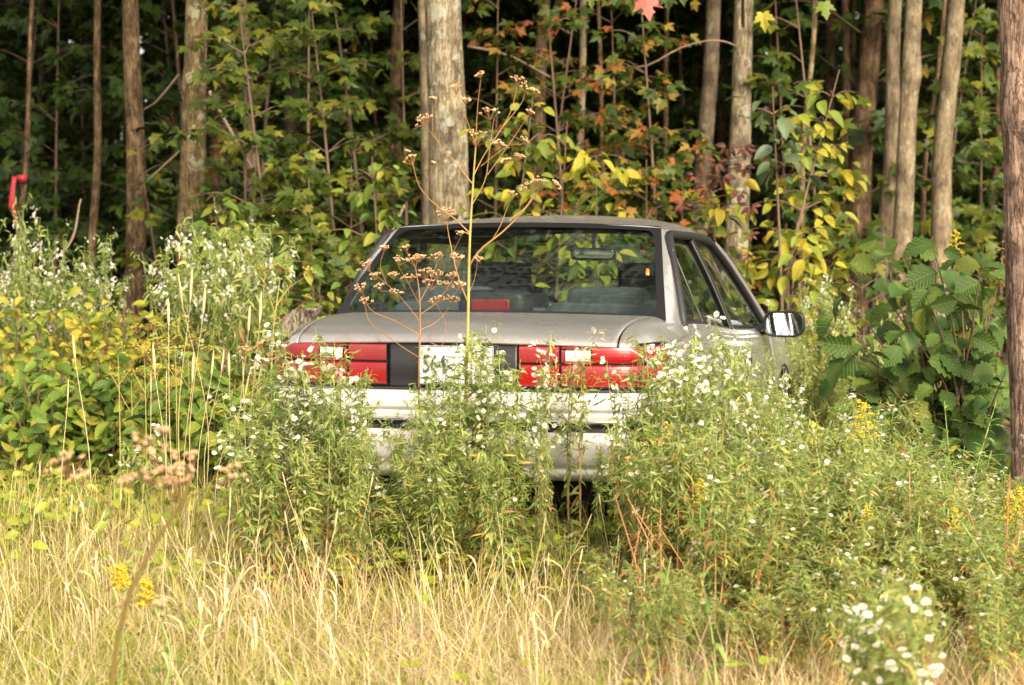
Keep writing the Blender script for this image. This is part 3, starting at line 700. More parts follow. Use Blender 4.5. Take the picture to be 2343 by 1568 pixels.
a = np.linspace(0, 2*math.pi, 25); mb = MB(); mb.tube(np.array([(-.34+.18*math.cos(t), 2.62+.05*math.sin(t), .82+.16*math.sin(t)) for t in a]), .013, 8); part('steering_wheel', mb, M['black'])
mb = MB(); mb.box((-.012, 2.52, 1.195), (.235, .03, .065), bev=.45); ivm = part('interior_mirror', mb, M['black'])
mb = MB(); mb.tube([(-.01, 2.53, 1.22), (-.01, 2.50, 1.30)], .01, 8); part('mirror_stalk', mb, M['black'], ivm)
mb = MB(); mb.box((-.012, 2.505, 1.195), (.21, .006, .048), bev=.3); part('mirror_glass', mb, M['mirror'], ivm)
mb = MB(); mb.box((-.06, .86, 1.005), (.31, .17, .13), bev=.4); bl = part('brake_light_housing', mb, M['black'])
mb = MB(); mb.box((-.06, .775, 1.008), (.17, .02, .052), bev=.25); part('brake_light', mb, M['lens_red'], bl)
# wing mirrors
for s in (1, -1):
    q = MB(); n1, n2 = 28, 12
    def ringp(sc, y, dx=0, dz=0): 
        return [(s*(.915+dx) + s*.103*sc*np.sign(math.cos(t))*abs(math.cos(t))**.55, y + .10*.066*sc*np.sign(math.sin(t))*abs(math.sin(t))**.55, .850+dz + .066*sc*np.sign(math.sin(t))*abs(math.sin(t))**.55) for t in np.linspace(0, 2*math.pi, n1, endpoint=False)]
    yy = 2.70
    q.grid(np.array([ringp(.80, yy+.012), ringp(.86, yy-.004), ringp(.97, yy-.006), ringp(1.0, yy+.010), ringp(.97, yy+.05), ringp(.85, yy+.09), ringp(.55, yy+.115), ringp(.02, yy+.122)]), closed=True)
    q.tube([(s*.76, yy+.06, .815), (s*.88, yy+.05, .835)], .032, 10)
    wm = part('wing_mirror', q, M['blackgloss'])
    q = MB(); q.grid(np.array([ringp(.83, yy+.004), ringp(.01, yy+.004)]), closed=True); part('mirror_glass', q, M['mirror'], wm, smooth=False)
# ================================================================== WOODS
NZ = rng.random((64, 64))
def vnoise(u, v):
    u = u % 64; v = v % 64; i = np.floor(u).astype(int); j = np.floor(v).astype(int); a = u-i; b = v-j
    a = a*a*(3-2*a); b = b*b*(3-2*b); i2 = (i+1) % 64; j2 = (j+1) % 64
    return (NZ[i, j]*(1-a) + NZ[i2, j]*a)*(1-b) + (NZ[i, j2]*(1-a) + NZ[i2, j2]*a)*b
def trunk_mesh(P, r, seg, rings, mat, relief, fis=10, knots=()):
    """P path (world, relative to base), r radii; bark relief displaced for real"""
    C = curve(P, rings); rr = np.interp(np.linspace(0, 1, rings), np.linspace(0, 1, len(r)), r)
    th = np.linspace(0, 2*math.pi, seg, endpoint=False)
    o1, o2 = rng.random(2)*60
    z = C[:, 2][:, None]; t = th[None]
    per = fis
    n = vnoise((t/(2*math.pi)*fis + o1)*1.0 + 0*z, z*2.2+o2); 
    n = np.abs(np.sin((t*fis + 2.6*vnoise(t*0+o1, z*1.3+o2) + 2.2*vnoise(t*2+o1, z*3+o2))))**.7
    lump = vnoise(t*1.2+o2, z*1.0+o1) - .5
    rad = rr[:, None]*(1 + relief*(n-.5) + .09*lump)
    rad *= 1 + .35*np.exp(-np.maximum(z, 0)/.25)
    for (kz, kt, ks) in knots: rad += ks*np.exp(-((z-kz)/(ks*2.2))**2 - ((np.angle(np.exp(1j*(t-kt))))*rr[:, None]/(ks*1.6))**2)*.8
    V = np.stack([C[:, 0][:, None] + rad*np.cos(t), C[:, 1][:, None] + rad*np.sin(t), np.broadcast_to(z, rad.shape)], -1)
    mb = MB(); mb.grid(V, closed=True); return mb
# crowns shared by the trees (overhead, they shade the wood)
def crown_mesh(seed, n, rad, hgt, size, mat, name='crown'):
    g = np.random.default_rng(seed)
    nb = 26; th = g.random(nb)*6.28; rr = rad*np.sqrt(g.random(nb)); zz = hgt*(g.random(nb)-.5)*(1.1 - .5*rr/rad)
    C = np.c_[rr*np.cos(th), rr*np.sin(th), zz]
    k = g.integers(0, nb, n); P = C[k] + g.normal(0, 1, (n, 3))*np.array([.62, .62, .22])*rad/3
    D = unit(g.normal(0, 1, (n, 3))*[1, 1, .4] + [0, 0, -.25]); N = unit(g.normal(0, .5, (n, 3)) + [0, 0, 1])
    mb = MB(); mb.scatter(rhomb(.42), frames(D, N, size*(.7+.6*g.random(n))), P, np.clip(g.normal(.35, .2, n), 0, 1)); 
    return mb.mesh(name, mat)
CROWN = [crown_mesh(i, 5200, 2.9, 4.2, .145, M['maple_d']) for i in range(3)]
def branch_mesh(seed, h0, h1, rad, n):
    g = np.random.default_rng(seed); mb = MB()
    for i in range(n):
        a = g.random()*6.28; z = h0 + (h1-h0)*g.random(); L = rad*(.5+.5*g.random())
        P = [(0, 0, z), (.4*L*math.cos(a), .4*L*math.sin(a), z+.25*L), (L*math.cos(a+.2), L*math.sin(a+.2), z+.55*L)]
        mb.tube(curve(P, 8), np.linspace(.045, .008, 8), 5)
    return mb.mesh('limbs', M['bark_dark'], True)
LIMBS = [branch_mesh(40+i, -2.2, 2.0, 2.6, 14) for i in range(2)]
def tree(tx_, bx, Y, w, mat, label=None, group=None, H=11, seg=24, rings=70, relief=.07, fis=9, kink=None, knots=(), crown=True, cs=1.0, name='tree', lean_y=0, cz=None):
    """trunk through the photograph's columns tx_ (top edge) and bx (row 500)"""
    p0 = at(tx_, 0, Y); p1 = at(bx, 500, Y); sl = (p0[0]-p1[0])/(p0[2]-p1[2])
    r = w*K/FPX*Y/2
    x0 = p1[0] - sl*p1[2]
    base = np.array([x0, Y, float(ground_h(x0, Y))-.06])
    zs = [0, .6, 1.3, 2.0, 3.0, 5, 8, H]
    wig = rng.normal(0, .018, (8, 2))*(1 if Y > 12 else .3); wig[0] = 0
    P = [(sl*min(z, 4) + .4*sl*max(0, z-4) + wig[i, 0], lean_y*z + wig[i, 1], z) for i, z in enumerate(zs)]
    if kink:
        P = [(x + kink[1]*math.exp(-((z-kink[0])/.5)**2), y, z) for x, y, z in P]
    rad = r*np.array([1.12, 1.06, 1.03, 1.0, .96, .86, .66, .3])
    mb = trunk_mesh(P, np.interp(np.linspace(0, 1, 30), np.array(zs)/H, rad), seg, rings, mat, relief, fis, knots)
    root = empty(name, base.tolist())
    tag(root, label, 'tree', group)
    obj('trunk', mb.mesh('trunk', mat, True), root)
    if crown:
        q = int(rng.integers(0, 3)); z = cz if cz is not None else H-2.6
        o = obj('crown', CROWN[q], root, 'stuff'); o.location = (P[6][0], P[6][1], z); o.rotation_euler = (0, 0, random.random()*6.28); o.scale = (cs, cs, cs)
        if cz is None and 18.5 < Y < 30 and random.random() < .35:     # extra crown added to block light and darken the wood behind
            o = obj('shade_crown', CROWN[(q+1) % 3], root, 'stuff'); o.location = (P[5][0] + random.uniform(-.6, .6), P[5][1] + 2.2, 5.4); o.rotation_euler = (0, 0, random.random()*6.28); o.scale = (.95, .95, .9)
        o = obj('limbs', LIMBS[q % 2], root, 'stuff'); o.location = (P[6][0], P[6][1], z); o.rotation_euler = (0, 0, random.random()*6.28); o.scale = (cs, cs, cs)
    return root
T1 = tree(1022, 1029, 15.2, 94, M['bark_main'], 'thickest pale ridged trunk rising straight behind the car roof', seg=72, rings=260, relief=.08, fis=13, H=10, cz=8.5)
tree(966, 984, 16.1, 26, M['bark_grey'], 'slimmer stem hugging the back left of the thickest trunk', rings=60, H=10, crown=False)
tree(447, 438, 16.8, 62, M['bark_lichen'], 'trunk with pale lichen blotches and mossy knots above the tall asters', seg=56, rings=200, relief=.06, fis=11, knots=((1.9, -1.2, .05), (1.3, -1.3, .05), (2.4, -2.2, .04)))
tree(303, 303, 18, 46, M['bark_brown'], 'smooth brown trunk left of the lichen blotched trunk', seg=40, rings=140)
tree(222, 205, 19, 19, M['bark_brown'], 'thin trunk with a slight crook left of the smooth brown trunk', kink=(2.35, .05), rings=100)
T_RIB = tree(74, 42, 20, 13, M['bark_brown'], 'thin stem with red flagging tape near the left edge of the wood', rings=60)
tree(92, 78, 23, 14, M['bark_dark'], 'dark thin trunk just right of the taped stem', rings=60)
tree(340, 352, 25, 21, M['bark_dark'], 'shadowed trunk close behind the smooth brown trunk', rings=60)
tree(502, 496, 21, 40, M['bark_red'], 'reddish flaky conifer trunk directly right of the lichen blotched trunk', seg=36, rings=120, relief=.09)
tree(548, 585, 19.5, 27, M['bark_grey'], 'leaning slim pale trunk right of the reddish conifer trunk', rings=90)
tree(662, 668, 22, 42, M['bark_grey'], 'wide trunk half hidden by green maple leaves left of the car roof', seg=32, rings=90)
tree(912, 890, 21.5, 34, M['bark_brown'], 'brown trunk left of the thickest trunk, leaning slightly right', seg=32, rings=90)
tree(1252, 1225, 21, 34, M['bark_brown'], 'brown trunk first to the right of the thickest trunk', seg=32, rings=90)
tree(1330, 1322, 19, 19, M['bark_grey'], 'slim forked looking stem above the middle of the car roof', rings=80)
tree(1365, 1385, 20, 11, M['bark_brown'], 'whippy thin stem beside the slim stem above the car roof', rings=60)
tree(1524, 1516, 22, 12, M['bark_brown'], 'very thin straight stem among orange leaves', rings=60)
tree(1630, 1598, 20.5, 42, M['bark_grey'], 'grey trunk left of the pale trunk behind the red creeper', seg=36, rings=110)
tree(1700, 1684, 16.6, 54, M['bark_main'], 'pale ridged trunk rising behind the yellow leaves and red creeper', seg=48, rings=170, relief=.08, fis=11)
tree(1856, 1838, 18, 14, M['bark_lichen'], 'thin speckled stem right of the yellow and red leaves', rings=80)
tree(1995, 1965, 21.5, 58, M['bark_brown'], 'broad brown trunk left of the touching pair of pale trunks', seg=36, rings=110)
tree(2052, 2022, 18.4, 38, M['bark_grey'], 'left one of the two touching pale trunks', seg=36, rings=130, knots=((2.3, -.6, .04),))
tree(2090, 2062, 17.2, 47, M['bark_grey'], 'right one of the two touching pale trunks, with an oval branch scar', seg=44, rings=150, knots=((2.5, -1.3, .05), (1.8, -1.5, .035)))
tree(2185, 2152, 17.6, 50, M['bark_grey'], 'pale spotted trunk leaning right, nearest the right edge of the wood', seg=44, rings=150)
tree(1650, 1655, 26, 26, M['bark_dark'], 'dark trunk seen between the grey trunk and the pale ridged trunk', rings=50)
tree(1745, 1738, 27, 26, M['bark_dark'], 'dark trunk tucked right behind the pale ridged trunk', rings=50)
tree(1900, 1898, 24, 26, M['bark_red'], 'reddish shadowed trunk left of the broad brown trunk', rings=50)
tree(1935, 1930, 23, 22, M['bark_brown'], 'narrow brown trunk touching the left of the broad brown trunk', rings=50)
tree(2150, 2108, 19.5, 12, M['bark_brown'], 'thin slanting stem between the pale pair and the spotted trunk', rings=50)
tree(2285, 2275, 22, 15, M['bark_brown'], 'thin stem just left of the near trunk at the right edge', rings=50)
tree(2326, 2345, 9.9, 84, M['bark_right'], 'near trunk with flaking bark cut by the right edge of the picture', seg=72, rings=260, relief=.06, fis=12, H=9, knots=((1.92, -1.7, .06),), cz=8.2, cs=.8)
# trunks deep in the shade
zones = ((-1, 'far trunk in the deep shade of the left part of the wood', -9, -3.2, 26), (0, 'far trunk in the deep shade behind the car roof', -3, 3.4, 26), (1, 'far trunk in the deep shade of the right part of the wood', 3.6, 10, 26))
for _, lab, xa, xb, n in zones:
    for i in range(n):
        Y = random.uniform(24, 44); x = random.uniform(xa, xb)*Y/34
        vx = (512 + x/Y*FPX)/K
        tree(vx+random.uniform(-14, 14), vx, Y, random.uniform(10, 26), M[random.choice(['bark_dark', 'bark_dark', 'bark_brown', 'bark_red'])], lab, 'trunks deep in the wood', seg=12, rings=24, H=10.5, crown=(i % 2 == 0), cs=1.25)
# ---- maples and other young growth of the edge and understorey
LEAF_MESH = {}
def leaf_meshes(kind, tmpls, mat):
    key = kind + mat
    if key not in LEAF_MESH:
        L = []
        for t in tmpls:
            q = MB(); q.add(t[0][0], t[0][1]); L.append(q.mesh('leaf', M.get(mat+'_L', M[mat]), kind != 'maple'))
        LEAF_MESH[key] = L
    return LEAF_MESH[key]
MAPLE_T = [maple(.25, .2), maple(.45, .35), maple(-.1, .1)]
OV_T = [ovate(7, .25, .3, .35), ovate(7, .27, .5, .2), ovate(7, .24, .15, .5)]
HZ_T = [ovate(9, .40, .35, .22, .15, .022, .5), ovate(9, .43, .6, .1, .17, .026, .5), ovate(9, .37, .1, .45, .15, .024, .55), ovate(9, .36, .8, .5, .16, .024, .5)]
OVB = ovate(5, .27, .3, .3)
def sapling_data(h, spread, nbr, leaf, g, z0=.15, up=.45, dens=1.0, front=.5):
    """stem + layered branches; returns wood MB and leaf axes, points"""
    wood = MB(); D, Nn, T, Ls = [], [], [], []
    lean = g.normal(0, .06, 2)
    sp_ = curve([(0, 0, 0), (lean[0]*h*.5, lean[1]*h*.5, h*.5), (lean[0]*h*1.3, lean[1]*h*1.3, h)], 14)
    wood.tube(sp_, np.linspace(.012*math.sqrt(h), .003, 14), 6)
    for i in range(nbr):
        f = z0 + (1-z0)*(i+g.random())/nbr; f = min(f, .99)
        b = sp_[int(f*13)]; a = g.random()*6.28
        if g.random() < front: a = -math.pi/2 + g.normal(0, .9)
        L = spread*(1.1-.6*f)*(.6+.5*g.random())
        d = np.array([math.cos(a), math.sin(a), 0])
        P = curve([b, b + d*L*.5 + [0, 0, up*L*.5], b + d*L + [0, 0, up*L*.55 - .08*L]], 9)
        wood.tube(P, np.linspace(.006, .0015, 9), 4)
        m = max(4, int(L/leaf*2.6*dens))
        u = .18 + .82*np.sort(g.random(m))
        pts = np.stack([np.interp(u, np.linspace(0, 1, 9), P[:, k]) for k in range(3)], 1)
        side = np.where(np.arange(m) % 2, 1, -1)
        sd = np.stack([-d[1]*side, d[0]*side, np.zeros(m)], 1)
        dirs = unit(sd*.9 + d*.55 + g.normal(0, .35, (m, 3)) + [0, 0, -.35])
        pet = dirs*(leaf*.45) + g.normal(0, leaf*.35, (m, 3))
        nr = unit(np.array([0, -.45, .8]) + g.normal(0, .42, (m, 3)))
        D.append(dirs); Nn.append(nr); T.append(pts+pet); Ls.append(leaf*np.clip(g.normal(1, .22, m), .5, 1.5))
    return wood, np.concatenate(D), np.concatenate(Nn), np.concatenate(T), np.concatenate(Ls)
def sapling(vx, Y, h, spread, nbr, leaf, tmpls, kind, mat, label, cat, group=None, name='maple_sapling', as_objects=True, tint=(.45, .2), **kw):
    x = at(vx, 400, Y)[0]; g = np.random.default_rng(int(vx*7+Y*100))
    wood, D, N, T, L = sapling_data(h, spread, nbr, leaf, g, **kw)
    root = empty(name, (x, Y, 0)); tag(root, label, cat, group)
    obj('stem', wood.mesh('stem', M['twig'], True), root)
    Mx = frames(D, N, L)
    n = len(T); lim = min(n, 260) if as_objects else 0
    if lim:      # leaves that show largest: the nearer ones
        order = np.argsort(T[:, 1]); a, b = order[:lim], order[lim:]
        leaf_objects(root, leaf_meshes(kind, tmpls, mat), Mx[a], T[a])
    else: b = np.arange(n)
    if len(b):
        mb = MB(); mb.scatter(tmpls[0], Mx[b], T[b], np.clip(g.normal(tint[0], tint[1], len(b)), 0, 1))
        obj('foliage', mb.mesh('foliage', M[mat], kind != 'maple'), root, 'stuff')
    return root
# green and yellow maples left of the thickest trunk
GM = 'young green maples left of the thickest trunk'
for vx, Y, h, sp, nb, lab in (
    (560, 15.2, 2.9, .75, 20, 'green maple sapling in front of the leaning slim pale trunk'),
    (640, 14.6, 2.6, .8, 20, 'bright green maple sapling below the wide half hidden trunk'),
    (700, 15.8, 3.3, .85, 24, 'tall green maple sapling reaching the top edge above the car lid'),
    (790, 14.9, 2.9, .8, 22, 'yellow green maple sapling midway between wide trunk and thickest trunk'),
    (860, 16.2, 3.4, .8, 22, 'maple sapling crossing the brown trunk left of the thickest trunk'),
    (935, 16.8, 3.2, .6, 16, 'small leaved maple sapling squeezed against the thickest trunk'),
    (600, 17.6, 3.6, .9, 22, 'maple sapling with leaves high between reddish and wide trunks')):
    sapling(vx, Y, h, sp, int(nb*1.25), .078, MAPLE_T, 'maple', 'maple_g', lab, 'maple sapling', GM)
for vx, Y, h, sp, nb, lab in (
    (1130, 16.6, 3.1, .8, 18, 'maple sapling with orange tips just right of the thickest trunk'),
    (1225, 17.8, 3.3, .9, 20, 'maple sapling turning orange in front of the first brown trunk'),
    (1310, 16.4, 3.2, .8, 18, 'maple sapling turning red round the slim stem above the roof'),
    (1420, 17.2, 3.3, .95, 24, 'orange and yellow maple sapling above the middle right of the roof'),
    (1520, 16.2, 3.1, .8, 20, 'maple sapling with brick red leaves left of the grey trunk')):
    sapling(vx, Y, h, sp, int(nb*1.1), .078, MAPLE_T, 'maple', 'maple_mix', lab, 'maple sapling', 'maples turning red above the car roof', z0=.3)
for vx, Y, h, sp, nb, lab in (
    (1895, 16.3, 3.2, .7, 16, 'dark green sapling in front of the broad brown trunk'),
    (1810, 19.0, 3.4, .8, 16, 'shaded sapling behind the thin speckled stem'),
    (2130, 18.6, 3.4, .8, 20, 'green sapling between the pale pair and the spotted trunk'),
    (2245, 18.8, 3.4, .85, 20, 'green sapling right of the pale spotted trunk'),
    (385, 17.6, 2.2, .6, 10, 'thin maple sapling in front of the lichen trunk foot'),
    (120, 21, 3.6, 1.0, 20, 'shaded sapling right of the taped stem'),
    (20, 21.5, 3.6, 1.0, 18, 'shaded sapling at the left edge behind the taped stem')):
    sapling(vx, Y, h, sp, nb, .10, MAPLE_T, 'maple', 'maple_d' if vx < 300 or 1800 < vx < 1850 else 'maple_g', lab, 'sapling', 'green saplings at the wood edge', as_objects=(vx > 300), tint=(.3, .15))
# lower brush behind the car
LOWB = 'low green brush behind the car'
for vx, Y, h, sp, mat, lab in (
    (520, 13.8, 1.5, .55, 'dogwood', 'leafy bush behind the tall asters, under the reddish conifer trunk'),
    (610, 13.4, 1.35, .55, 'dogwood', 'leafy bush left of the car lid, below the slim pale trunk'),
    (720, 13.9, 1.6, .6, 'maple_g', 'maple leaved bush directly left of the rear window'),
    (800, 14.6, 1.7, .6, 'maple_g', 'maple leaved bush behind the left roof pillar'),
    (880, 14.4, 1.75, .55, 'dogwood', 'leafy bush touching the left end of the roof')):
    sapling(vx, Y, h, sp, 26, .09, MAPLE_T if mat == 'maple_g' else OV_T, 'maple' if mat == 'maple_g' else 'ovate', mat, lab, 'bush', LOWB, name='bush', z0=.1)
for vx, Y, h, lab in ((1145, 14.2, 2.15, 'bush with pointed leaves showing right of the thickest trunk above the roof'), (1260, 14.0, 1.95, 'bush with yellow green pointed leaves above the middle of the roof'),
                      (1370, 14.1, 1.75, 'low bush with bright round leaves just over the roof line')):
    sapling(vx, Y, h, .55, 15, .095, OV_T, 'ovate', 'yellow_leaf', lab, 'bush', 'yellow green bushes above the roof', name='bush', z0=.35)
for vx, Y, h, lab in ((1480, 15.2, 1.75, 'mixed orange bush over the roof near its right end'), (1560, 15.4, 1.9, 'orange tinted bush behind the right end of the roof')):
    sapling(vx, Y, h, .7, 22, .085, MAPLE_T, 'maple', 'maple_mix', lab, 'bush', 'orange tinted bushes above the roof', name='bush')
# bushes seen straight through the car's windows
for i, vx in enumerate((1050, 1150, 1250, 1350, 1450)):
    sapling(vx, 14.6+.3*(i % 2), 1.35, .6, 24, .09, MAPLE_T, 'maple', 'maple_g', 'green maple brush seen through the rear window of the car', 'bush', 'brush seen through the car windows', name='bush', z0=.05, as_objects=False, tint=(.45, .2))
# yellow elm-like shrub and red creeper right of the roof
sapling(1745, 14.2, 2.3, .42, 28, .105, OV_T, 'ovate', 'yellow_leaf', 'tall shrub with large yellow green leaves behind the right roof pillar', 'shrub', name='yellow_shrub', z0=.52)
sapling(1655, 14.4, 1.65, .40, 14, .10, OV_T, 'ovate', 'yellow_leaf', 'yellow green shrub peeping over the right end of the roof', 'shrub', name='yellow_shrub', z0=.5)
sapling(1800, 13.9, 1.35, .42, 16, .11, OV_T, 'ovate', 'yellow_leaf', 'low shrub with golden leaves right above the wing mirror', 'shrub', name='yellow_shrub', z0=.3)
sapling(1900, 14.3, 1.15, .40, 16, .10, OV_T, 'ovate', 'yellow_leaf', 'low golden shrub behind the aster right of the wing mirror', 'shrub', name='yellow_shrub', z0=.3)
sapling(1985, 15.6, 1.45, .6, 18, .10, MAPLE_T, 'maple', 'maple_g', 'green bush at the foot of the broad brown trunk', 'bush', 'green saplings at the wood edge', name='bush', z0=.2)
sapling(1800, 14.0, 2.15, .38, 9, .10, OV_T, 'ovate', 'grey_leaf', 'creeper with dull grey green leaves arching over the yellow shrub', 'creeper', name='creeper', z0=.75, dens=.8)
# red Virginia creeper: whorls of five leaflets
def creeper(vx, vy, Y, whorls, label, mat='creeper'):
    base = at(vx, vy, Y); root = empty('red_creeper', (base[0], Y, 0)); tag(root, label, 'creeper')
    st = MB(); pts = [(0, .25, 0), (.05, .22, .6)]; D, N, T, L = [], [], [], []
    for wx, wy, s in whorls:
        p = at(wx, wy, Y + random.uniform(-.12, .12)) - np.array([base[0], Y, 0])
        pts.append(tuple(p + [0, .03, 0]))
        for k in range(5):
            a = R(-90 + (k-2)*52 + random.uniform(-12, 12))
            d = np.array([math.cos(a), -.35+random.uniform(-.2, .2), math.sin(a)-.15])
            s = s*(.68 if k == 0 else 1.0); D.append(d); N.append(np.array([0, -1, .35]) + rnd(1, .25)[0]); T.append(p + unit(d)*.012); L.append(s*(.8+.3*random.random()))
    pts = sorted(pts, key=lambda q: q[2]); st.tube(curve(pts, 50), .003, 5)
    obj('stem', st.mesh('stem', M['creeper'], True), root)
    D, N, T, L = map(np.array, (D, N, T, L)); leaf_objects(root, leaf_meshes('ovate', OV_T, mat), frames(D, N, L, L*.9), T)
creeper(1690, 330, 14.0, [(1665, 335, .10), (1700, 335, .11), (1650, 405, .12), (1615, 430, .09), (1700, 380, .09), (1715, 470, .11), (1690, 440, .08), (1560, 465, .08), (1590, 400, .07), (1718, 535, .06), (1712, 585, .05), (1640, 370, .10), (1740, 350, .08)], 'wine red creeper hanging from the yellow shrub beside the roof')
# pink and red maple leaves on a thin twig at the very top
b0 = at(1600, -60, 13.5); root = empty('maple_twig', (b0[0], 13.5, 0)); tag(root, 'maple twig with a large pink leaf at the top edge above the roof', 'maple twig')
mb = MB(); P0 = np.array([T_ - np.array([b0[0], 13.5, 0]) for T_ in (at(1700, 60, 16.3), at(1690, -120, 15.0), at(1600, -90, 13.6), at(1500, -40, 13.4), at(1380, -15, 13.4))])
mb.tube(curve(P0, 30), np.linspace(.014, .003, 30), 6); obj('stem', mb.mesh('stem', M['twig'], True), root)
for wx, wy, s, mt, dn in ((1478, -8, .15, 'pink_leaf', 0), (1350, -10, .08, 'maple_mix', .3), (1525, -8, .09, 'maple_mix', .2), (1440, -25, .10, 'maple_mix', 0), (1560, -20, .09, 'maple_mix', 0), (1400, -20, .09, 'maple_mix', 0), (1745, 30, .11, 'yellow_leaf', 0), (1885, 5, .11, 'yellow_leaf', 0)):
    p = at(wx, wy, 13.4) - np.array([b0[0], 13.5, 0])
    leaf_objects(root, leaf_meshes('maple', MAPLE_T, mt), frames(np.array([[.15, -.25, -1]]), np.array([[0, -1, .2]]), s), [p])
# deep understorey, shared meshes
US = []
for i in range(4):
    g = np.random.default_rng(900+i); wood, D, N, T, L = sapling_data(4.6, 1.5, 46, .115, g, z0=.12)
    mb = MB(); mb.scatter(MAPLE_T[i % 3], frames(D, N, L), T, np.clip(g.normal(.4, .25, len(T)), 0, 1))
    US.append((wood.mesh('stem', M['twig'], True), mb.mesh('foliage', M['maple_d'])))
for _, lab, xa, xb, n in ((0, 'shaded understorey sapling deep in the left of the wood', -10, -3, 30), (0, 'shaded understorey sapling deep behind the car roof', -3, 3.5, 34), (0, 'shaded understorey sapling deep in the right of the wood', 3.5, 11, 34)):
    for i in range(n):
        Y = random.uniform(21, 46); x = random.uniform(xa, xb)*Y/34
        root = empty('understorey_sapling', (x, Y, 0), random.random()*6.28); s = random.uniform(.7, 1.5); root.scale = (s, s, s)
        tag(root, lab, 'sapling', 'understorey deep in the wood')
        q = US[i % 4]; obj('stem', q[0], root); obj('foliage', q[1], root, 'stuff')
# the wood goes on: far mass of leaves
mb = MB(); n = 90000
g = np.random.default_rng(5)
T = np.c_[g.uniform(-42, 42, n), 48 + 9*g.random(n), 17*g.random(n)**.8]
T[:, 1] += 2*np.sin(T[:, 0]*.5) 
mb.scatter(rhomb(.45), frames(unit(rnd(n) + [0, 0, -.3]), unit(rnd(n, .6) + [0, -.5, .8]), .34+.2*g.random(n)), T, np.clip(.5 + .25*np.sin(T[:, 0]*.9+T[:, 2]*.7) + g.normal(0, .2, n), 0, 1))
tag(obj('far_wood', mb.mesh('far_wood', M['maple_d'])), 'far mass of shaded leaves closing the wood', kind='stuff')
mb = MB()
for i in range(170):
    x = random.uniform(-34, 34); Y = random.uniform(44, 56); r = random.uniform(.08, .2)
    mb.tube([(x, Y, -.1), (x+random.uniform(-.3, .3), Y, 6), (x+random.uniform(-.6, .6), Y, 15)], [r, r*.85, r*.5], 7)
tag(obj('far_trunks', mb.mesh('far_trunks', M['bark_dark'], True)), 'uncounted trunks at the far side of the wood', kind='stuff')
# leaf litter
mb = MB(); n = 9000; T = np.c_[g.uniform(-9, 9, n), g.uniform(11, 30, n), np.zeros(n)]; T[:, 2] = ground_h(T[:, 0], T[:, 1]) + .02 + .03*g.random(n)
mb.scatter(rhomb(.4), frames(unit(rnd(n)*[1, 1, .15]), unit(rnd(n, .3) + [0, 0, 1]), .08), T, np.clip(g.normal(.75, .2, n), 0, 1))
tag(obj('leaf_litter', mb.mesh('leaf_litter', leaf_mat('litter', [(0, (.16, .13, .04)), (.5, (.22, .11, .05)), (1, (.12, .07, .04))], 0, .1))), 'fallen leaves on the floor of the wood', kind='stuff')
# flagging tape, leaning dead limbs, stump
p = at(48, 408, 19.93)
mb = MB(); mb.grid(np.array([[(.045*math.cos(t), .045*math.sin(t)+.07, z) for t in np.linspace(0, 2*math.pi, 15)] for z in (-.03, .03)]))
for q in range(2):
    x0 = -.05 - .028*q; L = .40 - .14*q
    mb.grid(np.array([[(x0 + dx + .015*math.sin(z*9+q), -.0 + .02*math.sin(z*6), z) for dx in (-.013, .013)] for z in np.linspace(.02, -L, 14)]))
tape = obj('flagging_tape', mb.mesh('flagging_tape', plain('red_tape', (.38, .022, .035), .5), True)); tape.location = p.tolist()
md = tape.modifiers.new('solid', 'SOLIDIFY'); md.thickness = .002
tag(tape, 'bright red flagging tape tied round a thin stem at the left edge', 'flagging tape')
for pts, r, lab in (([(0, 660, 17), (150, 570, 17.2), (185, 455, 17.4)], .012, 'dead bent stick leaning low at the left edge of the wood'), ([(480, 210, 16.6), (545, 330, 16.2), (600, 420, 15.8)], .014, 'dead limb slanting down from the lichen blotched trunk'),
                    ([(410, 170, 17.0), (360, 230, 17.2), (330, 250, 17.4)], .010, 'upper dead twig sticking out left of the lichen blotched trunk'), ([(412, 345, 17.0), (330, 420, 17.2)], .010, 'lower dead twig sticking out left of the lichen blotched trunk'),
                    ([(1070, 105, 16.5), (1170, 130, 16.7), (1300, 200, 16.9)], .012, 'thin arching limb right of the thickest trunk near the top'), ([(1330, 190, 17), (1400, 158, 16.9), (1480, 150, 16.7), (1560, 108, 16.6), (1640, 92, 16.5), (1700, 112, 16.6)], .009, 'thin crooked limb reaching to the pale ridged trunk'),
                    ([(925, 470, 15.4), (880, 560, 15.3), (820, 640, 15.2)], .010, 'bare leaning stick left of the thickest trunk')):
    P = np.array([at(*q) for q in pts]); mb = MB(); mb.tube(curve(P-P[0], 16), np.linspace(r, r*.5, 16), 6)
    o = obj('dead_limb', mb.mesh('dead_limb', M['twig_l'], True)); o.location = P[0].tolist(); tag(o, lab, 'dead limb')
sx = at(676, 745, 12.4)
P = [(0, 0, 0), (.0, 0, .3), (.02, 0, .55), (.0, 0, sx[2]-.02), (.06, 0, sx[2]+.09)]
mb = trunk_mesh(P, [.13, .11, .10, .09, .085], 28, 50, M['wood'], .12, 6)
C = curve(P, 50)[-1]; th = np.linspace(0, 2*math.pi, 24); top = [[(C[0] + .085*k*math.cos(t), C[1] + .085*k*math.sin(t), C[2] - .05*(1-k)+.012*math.sin(2*t+1)*k) for t in th] for k in (1.02, .6, .02)]
mb.grid(np.array(top)); o = obj('stump', mb.mesh('stump', M['wood'], True)); o.location = (sx[0], 12.4, 0)
tag(o, 'weathered broken stump showing just over the left corner of the boot', 'stump')

